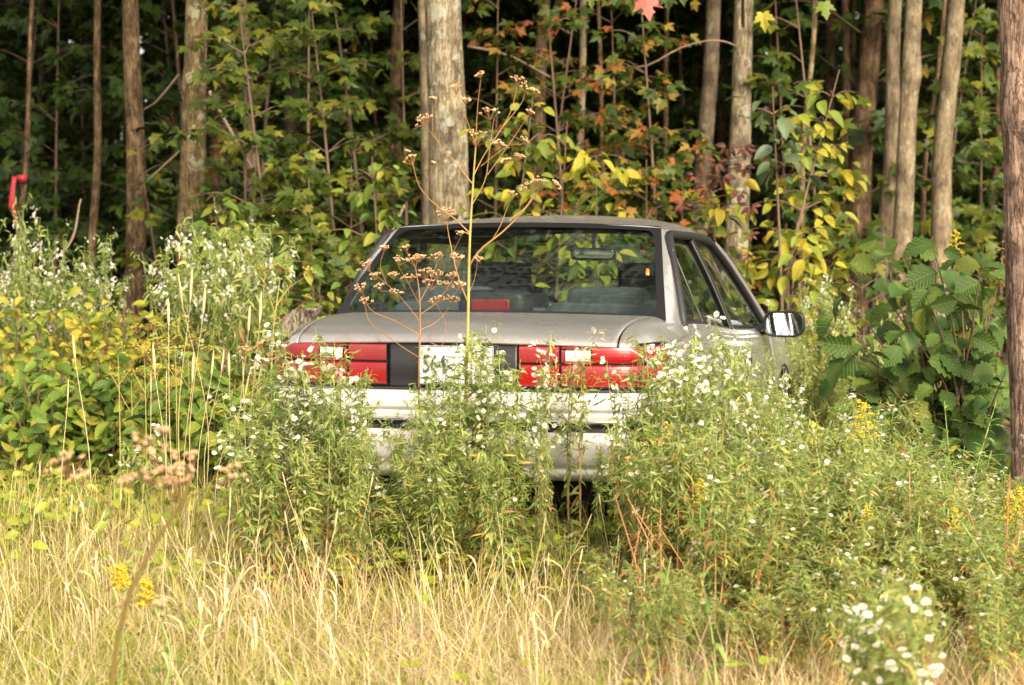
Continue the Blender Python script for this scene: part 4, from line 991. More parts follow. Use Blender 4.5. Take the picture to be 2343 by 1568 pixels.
# trees across the field behind the camera: the wing mirror and the paint reflect them
for i, (x, Y) in enumerate(((-16, -40), (-14, -45), (-17.5, -38), (-20.5, -39), (-19, -44), (-22, -41), (-12.5, -36), (-25, -45), (-29, -42), (-9, -37), (-3, -42), (3, -38), (7, -36), (10.5, -39), (15, -37), (21, -41))):
    root = empty('field_tree', (x, Y, 0), i*1.3); tag(root, 'tree on the far side of the field, seen only in the wing mirror', 'tree', 'trees across the field')
    mb = MB(); mb.tube([(0, 0, -.1), (.1, 0, 4), (.2, .1, 9)], [.22, .18, .07], 10); obj('trunk', mb.mesh('trunk', M['bark_dark'], True), root)
    for z, s in ((3.6, 1.0), (6.2, 1.2), (9, 1.2)):
        o = obj('crown', CROWN[i % 3], root, 'stuff'); o.location = (0, 0, z); o.scale = (s, s, s)
# ================================================================== LEFT BANK OF SHRUBS
def thicket(vx, Y, h, w, n, leaf, mat, label, cat='shrub', group=None, name='shrub', tmpls=OV_T, kind='ovate', depth=None, peak=1.0):
    """dense low shrub: many stems; leaves objects where they show largest"""
    x = at(vx, 500, Y)[0]; g = np.random.default_rng(int(vx+Y*31)); root = empty(name, (x, Y, 0)); tag(root, label, cat, group)
    wood = MB(); D, N, T, L = [], [], [], []; depth = depth or w
    ns = max(7, n//16)
    for i in range(ns):
        a = g.random()*6.28; rr = math.sqrt(g.random()); ex, ey = rr*math.cos(a), rr*math.sin(a)
        hh = h*(1-.35*rr*rr)*(.72+.32*g.random())
        P = curve([(ex*w*.3, ey*depth*.3, 0), (ex*w*.7, ey*depth*.7, hh*.55), (ex*w, ey*depth, hh)], 10)
        wood.tube(P, np.linspace(.007, .002, 10), 5)
        m = int(round(n/ns)); u = .25 + .75*g.random(m)**.8
        pts = np.stack([np.interp(u, np.linspace(0, 1, 10), P[:, k]) for k in range(3)], 1)
        d = unit(g.normal(0, 1, (m, 3))*[1, 1, .25] + [0, -.5, -.25])
        D.append(d); T.append(pts + d*leaf*.3 + g.normal(0, leaf*.55, (m, 3))); L.append(leaf*np.clip(g.normal(1, .2, m), .5, 1.4))
        N.append(unit(g.normal(0, .45, (m, 3)) + [.05, -.55, .8]))
    D, N, T, L = map(np.concatenate, (D, N, T, L))
    obj('stem', wood.mesh('stem', M['twig'], True), root)
    Mx = frames(D, N, L); score = T[:, 1]*1.0 - T[:, 2]*.8
    o_ = np.argsort(score); lim = min(len(T), 290)
    leaf_objects(root, leaf_meshes(kind, tmpls, mat), Mx[o_[:lim]], T[o_[:lim]])
    b = o_[lim:]
    if len(b):
        mb = MB(); mb.scatter(OVB, Mx[b], T[b], np.clip(g.normal(.45, .22, len(b)), 0, 1)); obj('foliage', mb.mesh('foliage', M.get(mat+'_J', M[mat]), True), root, 'stuff')
    return root
DW = 'broad leaved green shrubs of the left bank'
thicket(40, 11.2, .76, .50, 620, .086, 'dogwood', 'broad leaved green shrub at the left edge above the dry grass', group=DW)
thicket(190, 11.0, .74, .48, 620, .086, 'dogwood', 'second broad leaved green shrub from the left edge', group=DW)
thicket(330, 11.1, .78, .50, 620, .088, 'dogwood', 'broad leaved green shrub in the middle of the left bank', group=DW)
thicket(450, 10.9, .74, .44, 560, .086, 'dogwood', 'broad leaved green shrub behind the tall dry timothy stalks', group=DW)
thicket(555, 11.4, .80, .44, 560, .084, 'dogwood', 'broad leaved green shrub just left of the left tail light', group=DW)
YB = 'yellowing shrubs behind the green left bank'
for vx, Y, h, w, lab in ((30, 12.4, 1.04, .55, 'yellowing small leaved shrub at the left edge'), (170, 12.5, 1.0, .55, 'yellowing shrub below the left clump of asters'), (300, 12.3, .98, .55, 'brightest yellow shrub in the middle of the left bank'),
                         (400, 12.4, .95, .5, 'yellow green shrub under the lichen blotched trunk'), (520, 12.6, .92, .5, 'green yellow shrub between the tall asters and the boot')):
    thicket(vx, Y, h, w, 640, .062, 'yellow_leaf' if vx < 450 else 'dogwood', lab, group=YB, name='yellowing_shrub')
for vx, Y, h, lab in ((640, 12.6, .95, 'dense green shrub beside the broken stump'), (735, 13.1, 1.05, 'dense green shrub left of the boot corner')):
    thicket(vx, Y, h, .45, 520, .075, 'dogwood', lab, group='green shrubs by the left side of the car')
# the hazel on the right
def hazel():
    x = at(2120, 600, 10.7)[0]; root = empty('hazel_bush', (x, 10.7, 0)); tag(root, 'dark green hazel bush with large toothed leaves left of the near trunk', 'bush')
    g = np.random.default_rng(77); wood = MB(); D, N, T, L = [], [], [], []
    tips = [(2010, 550), (2060, 575), (2130, 545), (2190, 590), (2240, 600), (2250, 560), (2280, 660), (2000, 640), (1960, 700), (1905, 745), (1940, 800), (2050, 680), (2110, 650), (2170, 700), (2230, 740), (2290, 780), (1985, 850), (2040, 800), (2100, 780), (2160, 830), (2220, 860), (2280, 900), (2090, 900), (2010, 930), (2150, 950), (2230, 960), (1960, 900), (2070, 720), (2140, 600), (2200, 650), (1930, 860), (2290, 990), (2180, 1000), (2080, 1000),(2040,600),(2260,700),(2300,850)]
    for i, (vx, vy) in enumerate(tips):
        Yt = 10.7 + g.uniform(-.5, .45); p = at(vx, vy, Yt) - [x, 10.7, 0]
        b = np.array([g.normal(.1, .12), g.normal(0, .1), 0])
        P = curve([b, b*.4 + p*.5 + [.05, 0, .12], p], 12); wood.tube(P, np.linspace(.009, .002, 12), 5)
        m = 11; u = np.linspace(.35, 1.0, m)
        pts = np.stack([np.interp(u, np.linspace(0, 1, 12), P[:, k]) for k in range(3)], 1)
        sgn = np.where(np.arange(m) % 2, 1, -1)[:, None]
        d = unit(np.stack([sgn[:, 0]*.9, np.full(m, -.45), np.full(m, -.30)], 1) + g.normal(0, .35, (m, 3)))
        D.append(d); T.append(pts + d*.03 + g.normal(0, .035, (m, 3))); L.append(.112*np.clip(g.normal(1, .22, m), .5, 1.4)); N.append(unit(g.normal(0, .55, (m, 3)) + [.1, -.55, .7]))
    D, N, T, L = map(np.concatenate, (D, N, T, L))
    obj('stem', wood.mesh('stem', M['twig'], True), root)
    leaf_objects(root, leaf_meshes('hazel', HZ_T, 'hazel'), frames(D, N, L)[:299], T[:299])
    b = slice(299, None); mb = MB(); mb.scatter(HZ_T[0], frames(D, N, L)[b], T[b], np.full(len(T)-299, .5))
    obj('foliage', mb.mesh('foliage', M['hazel'], True), root, 'stuff')
hazel()
# ================================================================== MEADOW PLANTS
LN3 = [strip(3, .105, .45), strip(3, .09, .9), strip(3, .11, .2)]
def merge(*ts):
    return ts
def wild_aster(seed, h=1.0, nst=3, flowers=60, spread=.14, leafy=1.0, brown=.15, leaf=.055, spray=.22, bushy=1.0, bare=.10, rst=.0034, bst=.42):
    """one plant: stems, foliage mesh, flowers mesh; unit = metres"""
    g = np.random.default_rng(seed); st, lf, fl = MB(), MB(), MB()
    for s in range(nst):
        a = g.random()*6.28; e = np.array([math.cos(a), math.sin(a), 0])*spread*g.random()**.5*1.3; hh = h*(.80+.22*g.random())
        P = curve([e*.3, e*.7 + [0, 0, hh*.5], e*1.2 + g.normal(0, .02, 3) + [0, 0, hh]], 16)
        P[:, 2] *= hh/P[-1, 2]
        st.tube(P, np.linspace(rst, .0012, 16), 5, tint=np.repeat(np.linspace(.1, .9, 16), 5))
        u_ = np.linspace(0, 1, 16); pos = lambda u: np.stack([np.interp(u, u_, P[:, k]) for k in range(3)], -1)
        n = int(95*leafy); u = bare + (.98-bare)*g.random(n)
        b = pos(u); az = g.random(n)*6.28
        d = np.stack([np.cos(az), np.sin(az), .9*g.random(n) - .75 + .35*u], 1); L = leaf*(1.5-.75*u)*np.clip(g.normal(1, .22, n), .5, 1.6)
        tint = np.clip(g.normal(.33, .14, n) + .45*(g.random(n) < brown*(1.6-1.4*u)) + .35*(u < .3)*g.random(n), 0, 1)
        for q in range(3):
            k = np.arange(n) % 3 == q; lf.scatter(LN3[q], frames(d[k], unit(g.normal(0, .4, (k.sum(), 3)) + [0, 0, 1]), L[k]), b[k], tint[k])
        # side branches with small leaves and heads
        nb = int(13*bushy)
        for i in range(nb):
            u0 = bst + (.97-bst)*(i+g.random())/nb; p0 = pos(np.array([u0]))[0]; az = g.random()*6.28
            BL = spray*(1.15-u0*.75)*(.6+.6*g.random())
            dd = np.array([math.cos(az)*.75, math.sin(az)*.75, .75]); B = curve([p0, p0 + dd*BL*.5 + [0, 0, -.01], p0 + dd*BL*.95 + [0, 0, .02*g.normal()]], 7)
            st.tube(B, np.linspace(.0014, .0007, 7), 3, tint=.85)
            m = int(19*leafy); uu = g.random(m); bp_ = np.stack([np.interp(uu, np.linspace(0, 1, 7), B[:, k]) for k in range(3)], -1)
            a2 = g.random(m)*6.28; d2 = np.stack([np.cos(a2), np.sin(a2), 1.2*g.random(m)-.6], 1)
            lf.scatter(LN3[i % 3], frames(d2, unit(g.normal(0, .4, (m, 3)) + [0, 0, 1]), .034*np.clip(g.normal(1, .25, m), .5, 1.6)), bp_, np.clip(g.normal(.38, .13, m), 0, 1))
            nf = g.poisson(flowers/(nst*nb)*2.3) if g.random() < .42 else 0
            if nf:
                t_ = .55+.5*g.random(nf); F0 = p0 + (B[-1]-p0)*t_[:, None] + g.normal(0, .016, (nf, 3)) + [0, 0, .008]
                nn = unit(g.normal(0, .45, (nf, 3)) + [0, -.45, .75]); 
                xx = unit(np.cross(nn, [.3, .8, .2])); yy = np.cross(nn, xx); sc = (.0092+.0038*g.random(nf))[:, None, None]
                fl.scatter(DZ, np.stack([xx, yy, nn], -1)*sc, F0, np.full(nf, .5))
    return st, lf, fl
DZ = [(V, F, m-1) for V, F, m in daisy(10)]
def plant_set(gen):
    s, l, f = gen
    r = [('stem', s.mesh('stem', M['aster_stem'], True), None), ('foliage', l.mesh('foliage', M['aster_leaf'], True), 'stuff')]
    if f.n: r.append(('flowers', f.mesh('flowers', [M['petal'], M['flower_eye']], False), 'stuff'))
    return r
def place(name, meshes, x, y, rz, sc, label, cat, group=None, z=None, tilt=(0, 0)):
    root = empty(name, (x, y, float(ground_h(x, y)) if z is None else z), 0)
    root.rotation_euler = (tilt[0], tilt[1], rz); root.scale = (sc[0], sc[0], sc[1]) if isinstance(sc, tuple) else (sc, sc, sc)
    tag(root, label, cat, group)
    for nm, me, kd in meshes: obj(nm, me, root, kd)
    return root
AS_F = [plant_set(wild_aster(100+i, 1.0, 3, 85, .075, .62, .22, leaf=.046, spray=.18)) for i in range(5)]        # flowering
AS_L = [plant_set(wild_aster(200+i, 1.0, 3, 8, .08, .85, .35, leaf=.062, spray=.13)) for i in range(4)]       # leafy
AS_S = [plant_set(wild_aster(300+i, 1.0, 2, 50, .04, .50, .1, leaf=.045, spray=.18, bushy=.8, bst=.6)) for i in range(3)]        # slender
AS_B = [plant_set(wild_aster(400+i, 1.0, 7, 34, .17, .55, .8, leaf=.058, spray=.19, bare=.50, rst=.0052)) for i in range(4)]        # browning below
AS_P = [plant_set(wild_aster(500+i, 1.0, 6, 190, .20, .9, .1, leaf=.075, spray=.24)) for i in range(3)]       # big clumps at the wood edge
def aster_top(kind, vx, vy, Y, label, group, sc=None):
    p = at(vx, vy, Y); h = max(.15, p[2] - float(ground_h(p[0], Y)))
    w = sc or min(1.05, .55 + .5*h)
    return place('wild_aster', random.choice(kind), p[0], Y, random.random()*6.28, (w, h), label, 'aster', group, tilt=(random.gauss(0, .04), random.gauss(0, .04)))
GA = 'white asters in front of the car'
for vx, vy in ((870, 1010), (905, 960), (935, 900), (1205, 900), (1255, 980), (1375, 1000), (1410, 950), (590, 930), (850, 930), (1230, 850)):
    aster_top(AS_S if vy < 960 else AS_L, vx, vy, random.uniform(8.3, 8.8), 'thin straggling aster standing alone before a gap onto the rear bumper', 'thin asters before the bumper gaps', sc=.42)
lab_l = 'white aster in the cluster hiding the left tail light'
for vx, vy in ((612, 815), (635, 790), (655, 765), (690, 750), (715, 735), (745, 730), (770, 765), (795, 800), (820, 830), (680, 830), (735, 820), (765, 880), (640, 880), (600, 900), (560, 850)):
    aster_top(AS_F if random.random() < .6 else AS_S, vx, vy, random.uniform(8.45, 8.85), lab_l, GA)
lab_p = 'white aster in the cluster hiding the license plate'
for vx, vy in ((945, 800), (960, 880), (1010, 850), (1035, 790), (1060, 770), (1085, 745), (1110, 720), (1130, 770), (1160, 820), (1045, 860), (1115, 860)):
    aster_top(AS_F if random.random() < .65 else AS_S, vx, vy, random.uniform(8.4, 8.8), lab_p, GA)
lab_r = 'slender white aster in front of the right tail light'
for vx, vy in ((1215, 800), (1240, 770), (1300, 750), (1325, 705)):
    aster_top(AS_S, vx, vy, random.uniform(8.5, 8.8), lab_r, GA)
lab_c = 'white aster at the right rear corner of the car'
for vx, vy in ((1440, 735), (1480, 760), (1505, 770), (1490, 830), (1530, 760), (1560, 720), (1580, 770), (1615, 790), (1545, 840), (1640, 800)):
    aster_top(AS_S if random.random() < .6 else AS_F, vx, vy, random.uniform(8.2, 8.7), lab_c, GA)
aster_top([AS_S[1]], 1690, 662, 8.6, 'tallest slender aster standing before the side windows', None)
lab_low = 'low leafy aster without flowers below the rear bumper'
for i in range(30):
    vx = random.uniform(590, 1500); gap = (1235 < vx < 1450)
    if gap: continue
    aster_top(AS_L, vx, random.uniform(1010, 1130) + (110 if gap else 0) + (-60 if vx < 850 or 930 < vx < 1230 else 0), random.uniform(7.95, 8.6), lab_low, 'leafy asters below the bumper', sc=.75)
for vx, vy in ((915, 1020), (620, 960), (700, 970), (790, 960), (980, 930), (1050, 960), (1110, 940), (1180, 970), (1500, 900), (1480, 980), (1530, 950)):
    aster_top(AS_L, vx, vy, random.uniform(8.2, 8.7), 'leafy aster reaching up in front of the rear bumper', 'leafy asters before the bumper', sc=.8)
# the great mass on the right
GR = 'mass of asters on the right of the meadow'
n = 0
for i in range(900):
    x = random.uniform(.45, 3.1); y = random.uniform(7.0, 9.9)
    if y > 8.4 and x < .62 + (y-8.4)*.2: continue
    if y > 8.9 and x < 1.05: continue
    if x > 1.75 and y > 9.2: continue
    vx = (512 + x/y*FPX)/K
    if vx > 2420 or vx < 1385 + 60*(8.5-y): continue
    if n >= 118: break
    h = float(np.interp(vx, [1380, 1500, 1650, 1850, 2000, 2150, 2300, 2400], [.52, .68, .74, .66, .60, .54, .38, .36]))*random.uniform(.8, 1.08)*(1.0 if y > 7.4 else .86)
    near = y < 7.75
    kind = AS_B if (near or random.random() < .35) else (AS_F if random.random() < .55 else AS_L)
    if vx < 1850: lab = 'aster in the dense stand right of the car tail, in front of its doors' if not near else 'browning red stemmed aster in the near stand below the car doors'
    else: lab = 'aster in the dense stand in front of the dark hazel bush' if not near else 'browning red stemmed aster low at the right edge'
    place('wild_aster', random.choice(kind), x, y, random.random()*6.28, (.85, h), lab, 'aster', GR, tilt=(random.gauss(0, .06), random.gauss(0, .06))); n += 1
for i in range(20):
    y = random.uniform(6.3, 7.2); vx = random.uniform(1440, 2400); x = at(vx, 900, y)[0]
    place('wild_aster', random.choice(AS_B), x, y, random.random()*6.28, (.62, random.uniform(.26, .44)), 'low reddish stemmed aster near the bottom edge of the right stand', 'aster', GR, tilt=(random.gauss(0, .08), random.gauss(0, .08)))
for vx, vy, Y in ((1560, 830, 8.5), (1590, 800, 8.8), (1630, 860, 8.6), (1660, 820, 8.9), (1690, 850, 8.6), (1720, 800, 9.2), (1745, 860, 8.9), (1775, 850, 9.2), (1800, 880, 9.4), (1825, 860, 9.7), (1540, 870, 8.4), (1610, 900, 8.3), (1680, 900, 8.3), (1760, 900, 8.6), (1840, 900, 9.2), (1715, 760, 9.0), (1600, 750, 8.7), (1640, 770, 8.8), (1670, 780, 8.7), (1540, 790, 8.5), (1735, 810, 9.0), (1780, 800, 9.3)):
    aster_top(AS_F if random.random() < .6 else AS_S, vx, vy, Y, 'tall white aster standing against the right side of the car', 'asters along the right side of the car', sc=.8)
# asters by the wood edge
for vx, vy, Y in ((430, 560, 12.2), (460, 525, 12.3), (500, 500, 12.4), (545, 520, 12.3), (580, 530, 12.2), (610, 535, 12.4), (525, 560, 12.0), (480, 580, 12.0)):
    aster_top(AS_P, vx, vy, Y, 'tall aster in the big flowering clump under the lichen blotched trunk', 'asters at the edge of the wood', sc=.85)
for vx, vy, Y in ((5, 455, 13.0), (-15, 520, 12.9), (30, 570, 13.0), (90, 560, 13.1), (140, 525, 13.0), (185, 565, 13.1), (60, 600, 13.0), (120, 610, 13.0), (200, 625, 13.0), (-5, 600, 12.9), (250, 660, 13.0)):
    aster_top(AS_P, vx, vy, Y, 'tall aster in the flowering clump at the left edge', 'asters at the edge of the wood', sc=.72)
for vx, vy, Y in ((1865, 620, 12.9), (1890, 640, 12.8), (1850, 665, 12.7), (1975, 690, 12.9), (1830, 730, 12.4)):
    aster_top(AS_P, vx, vy, Y, 'white aster standing right of the wing mirror', 'asters at the edge of the wood', sc=.55)
for i in range(16):
    vx = random.uniform(1830, 1960); aster_top(AS_L, vx, random.uniform(770, 900), random.uniform(11.3, 12.6), 'leafy aster between the front wing and the hazel bush', 'leafy asters beside the car', sc=.8)

# ---- goldenrods
def goldenrod(seed, h=1.0, plume=.16, leaf=.10, flowers=1.0, bare=.1):
    g = np.random.default_rng(seed); st, lf, fl = MB(), MB(), MB()
    P = curve([(0, 0, 0), (g.normal(0, .02), g.normal(0, .02), h*.5), (g.normal(0, .05), g.normal(0, .04), h)], 20)
    st.tube(P, np.linspace(.0045, .002, 20), 6, tint=.85)
    n = int(46*h/.8); u = bare + (1-bare)*.98*np.sort(g.random(n)); az = np.arange(n)*2.4 + g.normal(0, .3, n)
    b = np.stack([np.interp(u, np.linspace(0, 1, 20), P[:, k]) for k in range(3)], 1)
    d = np.stack([np.cos(az), np.sin(az), .15+.5*u], 1); L = leaf*(1.15-.6*u)*np.clip(g.normal(1, .18, n), .6, 1.4)
    T4 = [strip(4, .095, .55), strip(4, .085, .9), strip(4, .10, .3)]
    for q in range(3):
        k = np.arange(n) % 3 == q; lf.scatter(T4[q], frames(d[k], [0, 0, 1], L[k]), b[k], np.clip(g.normal(.30, .12, k.sum()) + .5*(g.random(k.sum()) < .45*(1-u[k])), 0, 1))
    if flowers:
        for i in range(16):
            f = i/16; z = h*(1 - .2*(1-f)); a = i*2.4; p0 = P[-1] + [0, 0, (f-1)*plume*1.1 + .02]
            BL = plume*.45*(1.05-f*.8); Bq = curve([p0, p0 + [math.cos(a)*BL*.6, math.sin(a)*BL*.6, BL*.35], p0 + [math.cos(a)*BL, math.sin(a)*BL, BL*.2]], 6)
            m = int(16*flowers); uu = g.random(m)
            pp = np.stack([np.interp(uu, np.linspace(0, 1, 6), Bq[:, k]) for k in range(3)], 1) + g.normal(0, .004, (m, 3))
            fl.scatter(blob(), np.eye(3)[None]*(.0028+.0015*g.random(m))[:, None, None], pp, g.random(m))
    r = [('stem', st.mesh('stem', M['aster_stem'], True), None), ('foliage', lf.mesh('foliage', M['golden_leaf'], True), 'stuff')]
    if flowers: r.append(('flowers', fl.mesh('flowers', M['golden'], True), 'stuff'))
    return r
def gr_at(vx, vy, Y, lab, seed, fl=1.0, plume=.16, leaf=.10, group=None):
    p = at(vx, vy, Y); h = p[2]
    place('goldenrod', goldenrod(seed, h, plume, leaf, fl), p[0], Y, random.random()*6.28, 1.0, lab, 'goldenrod', group, z=float(ground_h(p[0], Y)))
gr_at(2003, 905, 8.9, 'goldenrod with a full yellow plume in front of the hazel bush', 1, 1.6, .17)
gr_at(2222, 905, 9.0, 'tall leafy goldenrod without flowers beside the near trunk', 2, 0, leaf=.13)
gr_at(2150, 900, 9.0, 'drooping leafy goldenrod without flowers left of the near trunk', 3, 0, leaf=.14)
gr_at(2262, 1135, 7.9, 'goldenrod with small yellow buds in front of the near trunk foot', 4, .7, .10)
gr_at(1970, 1170, 7.3, 'yellow stemmed goldenrod with a budding tip in the right stand', 5, .35, .10, .09)
gr_at(2262, 1190, 6.9, 'long yellow green stemmed goldenrod low at the right edge', 6, .2, .08, .12)
gr_at(1510, 985, 8.35, 'goldenrod with drooping faded plumes by the right end of the bumper', 7, .9, .20)
gr_at(1495, 1310, 6.3, 'leafy young goldenrod at the bottom edge, left of centre right stand', 8, 0, .1, .13)
gr_at(1640, 1340, 6.1, 'leafy young goldenrod at the bottom edge in the right stand', 9, 0, .1, .13)
gr_at(2330, 540, 11.4, 'goldenrod rising behind the near trunk at the right edge', 10, 1.2, .22)
gr_at(2215, 540, 11.6, 'goldenrod tip rising above the top of the hazel bush', 11, 1.2, .16)
gr_at(262, 1290, 6.3, 'short goldenrod with bright yellow heads in the dry grass, left one', 12, 1.3, .06, .07)
gr_at(335, 1330, 6.25, 'short goldenrod with bright yellow heads in the dry grass, right one', 13, 1.3, .07, .07)
for i_, (vx_, vy_, Y_) in enumerate(((1560, 960, 8.1), (1700, 985, 8.0), (1790, 930, 8.4), (1880, 960, 8.3), (2080, 1010, 8.2), (2170, 1080, 7.8), (1620, 1090, 7.5), (1830, 1120, 7.4), (2100, 1180, 7.2), (1730, 1180, 7.2))):
    gr_at(vx_, vy_, Y_, ('leafy goldenrod without flowers mixed into the asters before the car doors' if vx_ < 1850 else 'leafy goldenrod without flowers mixed into the asters before the hazel bush'), 40+i_, .25 if i_ % 3 == 0 else 0, .08, .11, 'goldenrods among the asters')
gr_at(2300, 1120, 7.8, 'small goldenrod with yellow buds at the right edge', 14, .8, .08)
# ---- blurred near aster, bottom right
p = at(2060, 1335, 5.2)
g_ = plant_set(wild_aster(901, p[2], 3, 60, .07, .6, .1, leaf=.07, spray=.24, bushy=1.0))
place('wild_aster', g_, p[0], 5.2, 0, 1.0, 'nearest aster with large soft focus white flowers at the bottom right', 'aster')
place('wild_aster', plant_set(wild_aster(902, p[2]*.8, 2, 30, .05, .6, .1, leaf=.06, spray=.22, bushy=.9)), p[0]-.02, 5.35, 1, 1.0, 'second near aster just behind the nearest one at the bottom right', 'aster')
place('wild_aster', plant_set(wild_aster(903, .42, 3, 45, .08, .6, .1, spray=.15)), at(305, 985, 9.3)[0], 9.3, 1, (1, 1.1), 'small budding aster in the dry grass under the left green shrubs', 'aster')

# ---- umbellifers
def umbel(mb, sd, p, d, r, n=11, seeds=7, rt=.0012, tint=.3, g=None, ss=1.0):
    d = unit(np.array(d, float)); a = unit(np.cross(d, [.3, .9, .1])); b = np.cross(d, a)
    for i in range(n):
        t = 6.283*i/n + g.random()*.3; k = r*(.35+.65*g.random()); e = p + d*r*(.30+.75*(1-(k/r)**2)**.5*(.6+.5*g.random())) + (a*math.cos(t) + b*math.sin(t))*k
        mb.tube(curve([p, p + (e-p)*.5 + d*r*.06, e], 4), [rt, rt*.8, rt*.7, rt*.6], 3, tint=tint)
        for q in range(5):
            t2 = 6.283*g.random(); e2 = e + d*r*.16 + (a*math.cos(t2) + b*math.sin(t2))*r*.13*g.random()**.5*1.4
            mb.tube([e, e2], rt*.45, 3, tint=tint)
            m = max(1, seeds//5); c = e2 + g.normal(0, r*.02, (m, 3)); s = ss*(.0026+.0016*g.random(m))
            Mx = np.stack([frames(unit(d + g.normal(0, .3, 3))[None], [0, 1, .2], s[j], s[j]*.75)[0] for j in range(m)])
            sd.scatter(blob(), Mx, c, g.random(m))
def umbellifer(name, label, Y, stem, branches, r_stem, tints, ums, seed, seedmat='seed', cat='umbellifer', group=None, jit=.10, rt=.0012, nray=11):
    g = np.random.default_rng(seed); b = at(*stem[0], Y); base = np.array([b[0], Y, 0]); root = empty(name, base.tolist()); tag(root, label, cat, group)
    S_ = np.array([at(x, y, Y) for x, y in stem]) - base; foot = S_[0] + (S_[0]-S_[1])*0; S_ = np.vstack([[0, 0, 0], S_])
    st, sd = MB(), MB()
    C = curve(S_, 40); st.tube(C, np.linspace(r_stem, r_stem*.45, 40), 8, tint=np.repeat(np.linspace(*tints, 40), 8))
    for i, (pts, r0) in enumerate(branches):
        j = g.uniform(-jit, jit); n = len(pts)
        B = np.array([at(x, y, Y + j*k/max(1, n-1)) for k, (x, y) in enumerate(pts)]) - base
        Bc = curve(B, 14); st.tube(Bc, np.linspace(r0, r0*.5, 14), 6, tint=np.repeat(np.linspace(tints[1], .25, 14), 6))
    for (x, y, r, *dd) in ums:
        r = r*.82
        p = at(x, y, Y + g.uniform(-jit, jit)) - base; dx = dd[0] if dd else g.normal(0, .25)
        umbel(st, sd, p, (dx, -.15, 1), r*(1.1 if Y < 6 else 1), nray, 16 if Y < 6 else 7, rt, .2, g, 1.05 if Y < 6 else 1)
    obj('stem', st.mesh('stem', M['umbel_n' if Y < 6 else 'umbel'], True), root); obj('seeds', sd.mesh('seeds', M[seedmat], False), root, 'stuff')
umbellifer('wild_parsnip', 'tall yellow green stemmed umbellifer gone to seed before the rear window', 8.72,
    [(1066, 900), (1070, 755), (1073, 600), (1076, 520), (1082, 420), (1088, 335)],
    [([(1073, 608), (1100, 570), (1150, 530), (1195, 485), (1225, 445), (1232, 432)], .0045), ([(1128, 545), (1145, 515), (1165, 462), (1170, 452)], .002), ([(1165, 505), (1205, 470), (1225, 430)], .002),
     ([(1076, 535), (1040, 500), (1000, 472), (960, 428), (945, 378)], .003), ([(1000, 472), (985, 440), (990, 380)], .0012), ([(1076, 538), (1060, 530), (1040, 528)], .003),
     ([(1082, 422), (1040, 370), (1010, 335), (975, 290)], .0025), ([(1010, 335), (990, 300), (990, 235)], .0015), ([(1084, 400), (1110, 350), (1150, 290), (1170, 250), (1182, 200)], .0025), ([(1088, 335), (1070, 280), (1045, 215)], .002), ([(1088, 335), (1092, 250), (1100, 180)], .002),
     ([(1080, 468), (1110, 410), (1120, 340), (1130, 270)], .0025), ([(1115, 400), (1150, 350), (1185, 300), (1210, 262)], .002), ([(1100, 380), (1160, 335), (1195, 330)], .0015), ([(1150, 290), (1190, 240), (1200, 215)], .0015),
     ([(1070, 690), (1050, 640), (1035, 580), (1025, 530), (1022, 505)], .003), ([(1035, 580), (1055, 540)], .0015), ([(1070, 675), (1085, 640), (1092, 600)], .0012)],
    .0068, (.95, .6), [(1232, 432, .045, .2), (1170, 450, .022), (1215, 440, .05, -.3), (1265, 430, .03, .8), (945, 378, .040, -.3), (930, 350, .015), (990, 378, .015), (975, 288, .045, -.4), (990, 232, .02), (1182, 198, .045, .3), (1200, 212, .03), (1218, 215, .025, .8),
     (1045, 215, .04, -.3), (1100, 178, .025), (1088, 335, .07, .1), (1120, 275, .05, .1), (1210, 262, .02, .5), (1195, 330, .03, .6), (1185, 368, .03, .4), (1160, 375, .025), (1140, 345, .04), (1022, 505, .055, -.1), (1055, 540, .02), (1092, 600, .025), (1040, 590, .02), (1065, 240, .03)], 3)
umbellifer('dead_umbellifer', 'orange brown dead umbellifer standing before the left of the rear window', 8.78,
    [(958, 900), (960, 780), (961, 710), (958, 660), (950, 610)],
    [([(960, 735), (925, 690), (885, 650), (845, 620)], .002), ([(885, 650), (870, 610), (878, 575)], .0014), ([(960, 720), (1000, 690), (1035, 640), (1050, 600)], .002), ([(961, 700), (935, 650), (912, 610)], .0018), ([(961, 690), (985, 640), (1000, 600)], .0018),
     ([(960, 765), (905, 735), (850, 710), (830, 672)], .002), ([(960, 755), (1000, 735), (1030, 700)], .002), ([(925, 690), (905, 670), (870, 665)], .0014), ([(1000, 690), (1030, 680), (1050, 660)], .0014), ([(950, 610), (930, 575)], .0012), ([(985, 830), (930, 800), (850, 740), (835, 700)], .002), ([(960, 770), (1010, 790), (1020, 740), (1000, 700)], .0016)],
    .0042, (.35, .3), [(845, 620, .045, -.4), (878, 575, .025), (1050, 600, .03), (912, 610, .04), (1000, 600, .04), (830, 672, .04, -.3), (1030, 700, .045, .2), (870, 665, .03), (1050, 660, .03), (930, 575, .025), (950, 612, .05), (975, 640, .045), (935, 650, .04), (985, 665, .05, .1), (1000, 640, .04), (905, 680, .035), (1035, 640, .03), (835, 700, .035), (1000, 700, .04), (960, 600, .035), (900, 640, .03), (1020, 665, .035), (860, 640, .03)], 4, jit=.14)
umbellifer('wild_parsnip', 'yellow green umbellifer left of the boot with flat open heads', 11.3,
    [(620, 900), (625, 760), (632, 700), (640, 640)], [([(625, 745), (665, 715), (700, 690)], .002), ([(632, 700), (660, 660), (695, 635)], .003), ([(630, 720), (610, 660), (600, 630)], .002)], .005, (.9, .9),
    [(640, 628, .06), (700, 632, .05, .5), (700, 688, .03), (600, 625, .04)], 5, 'yfl')
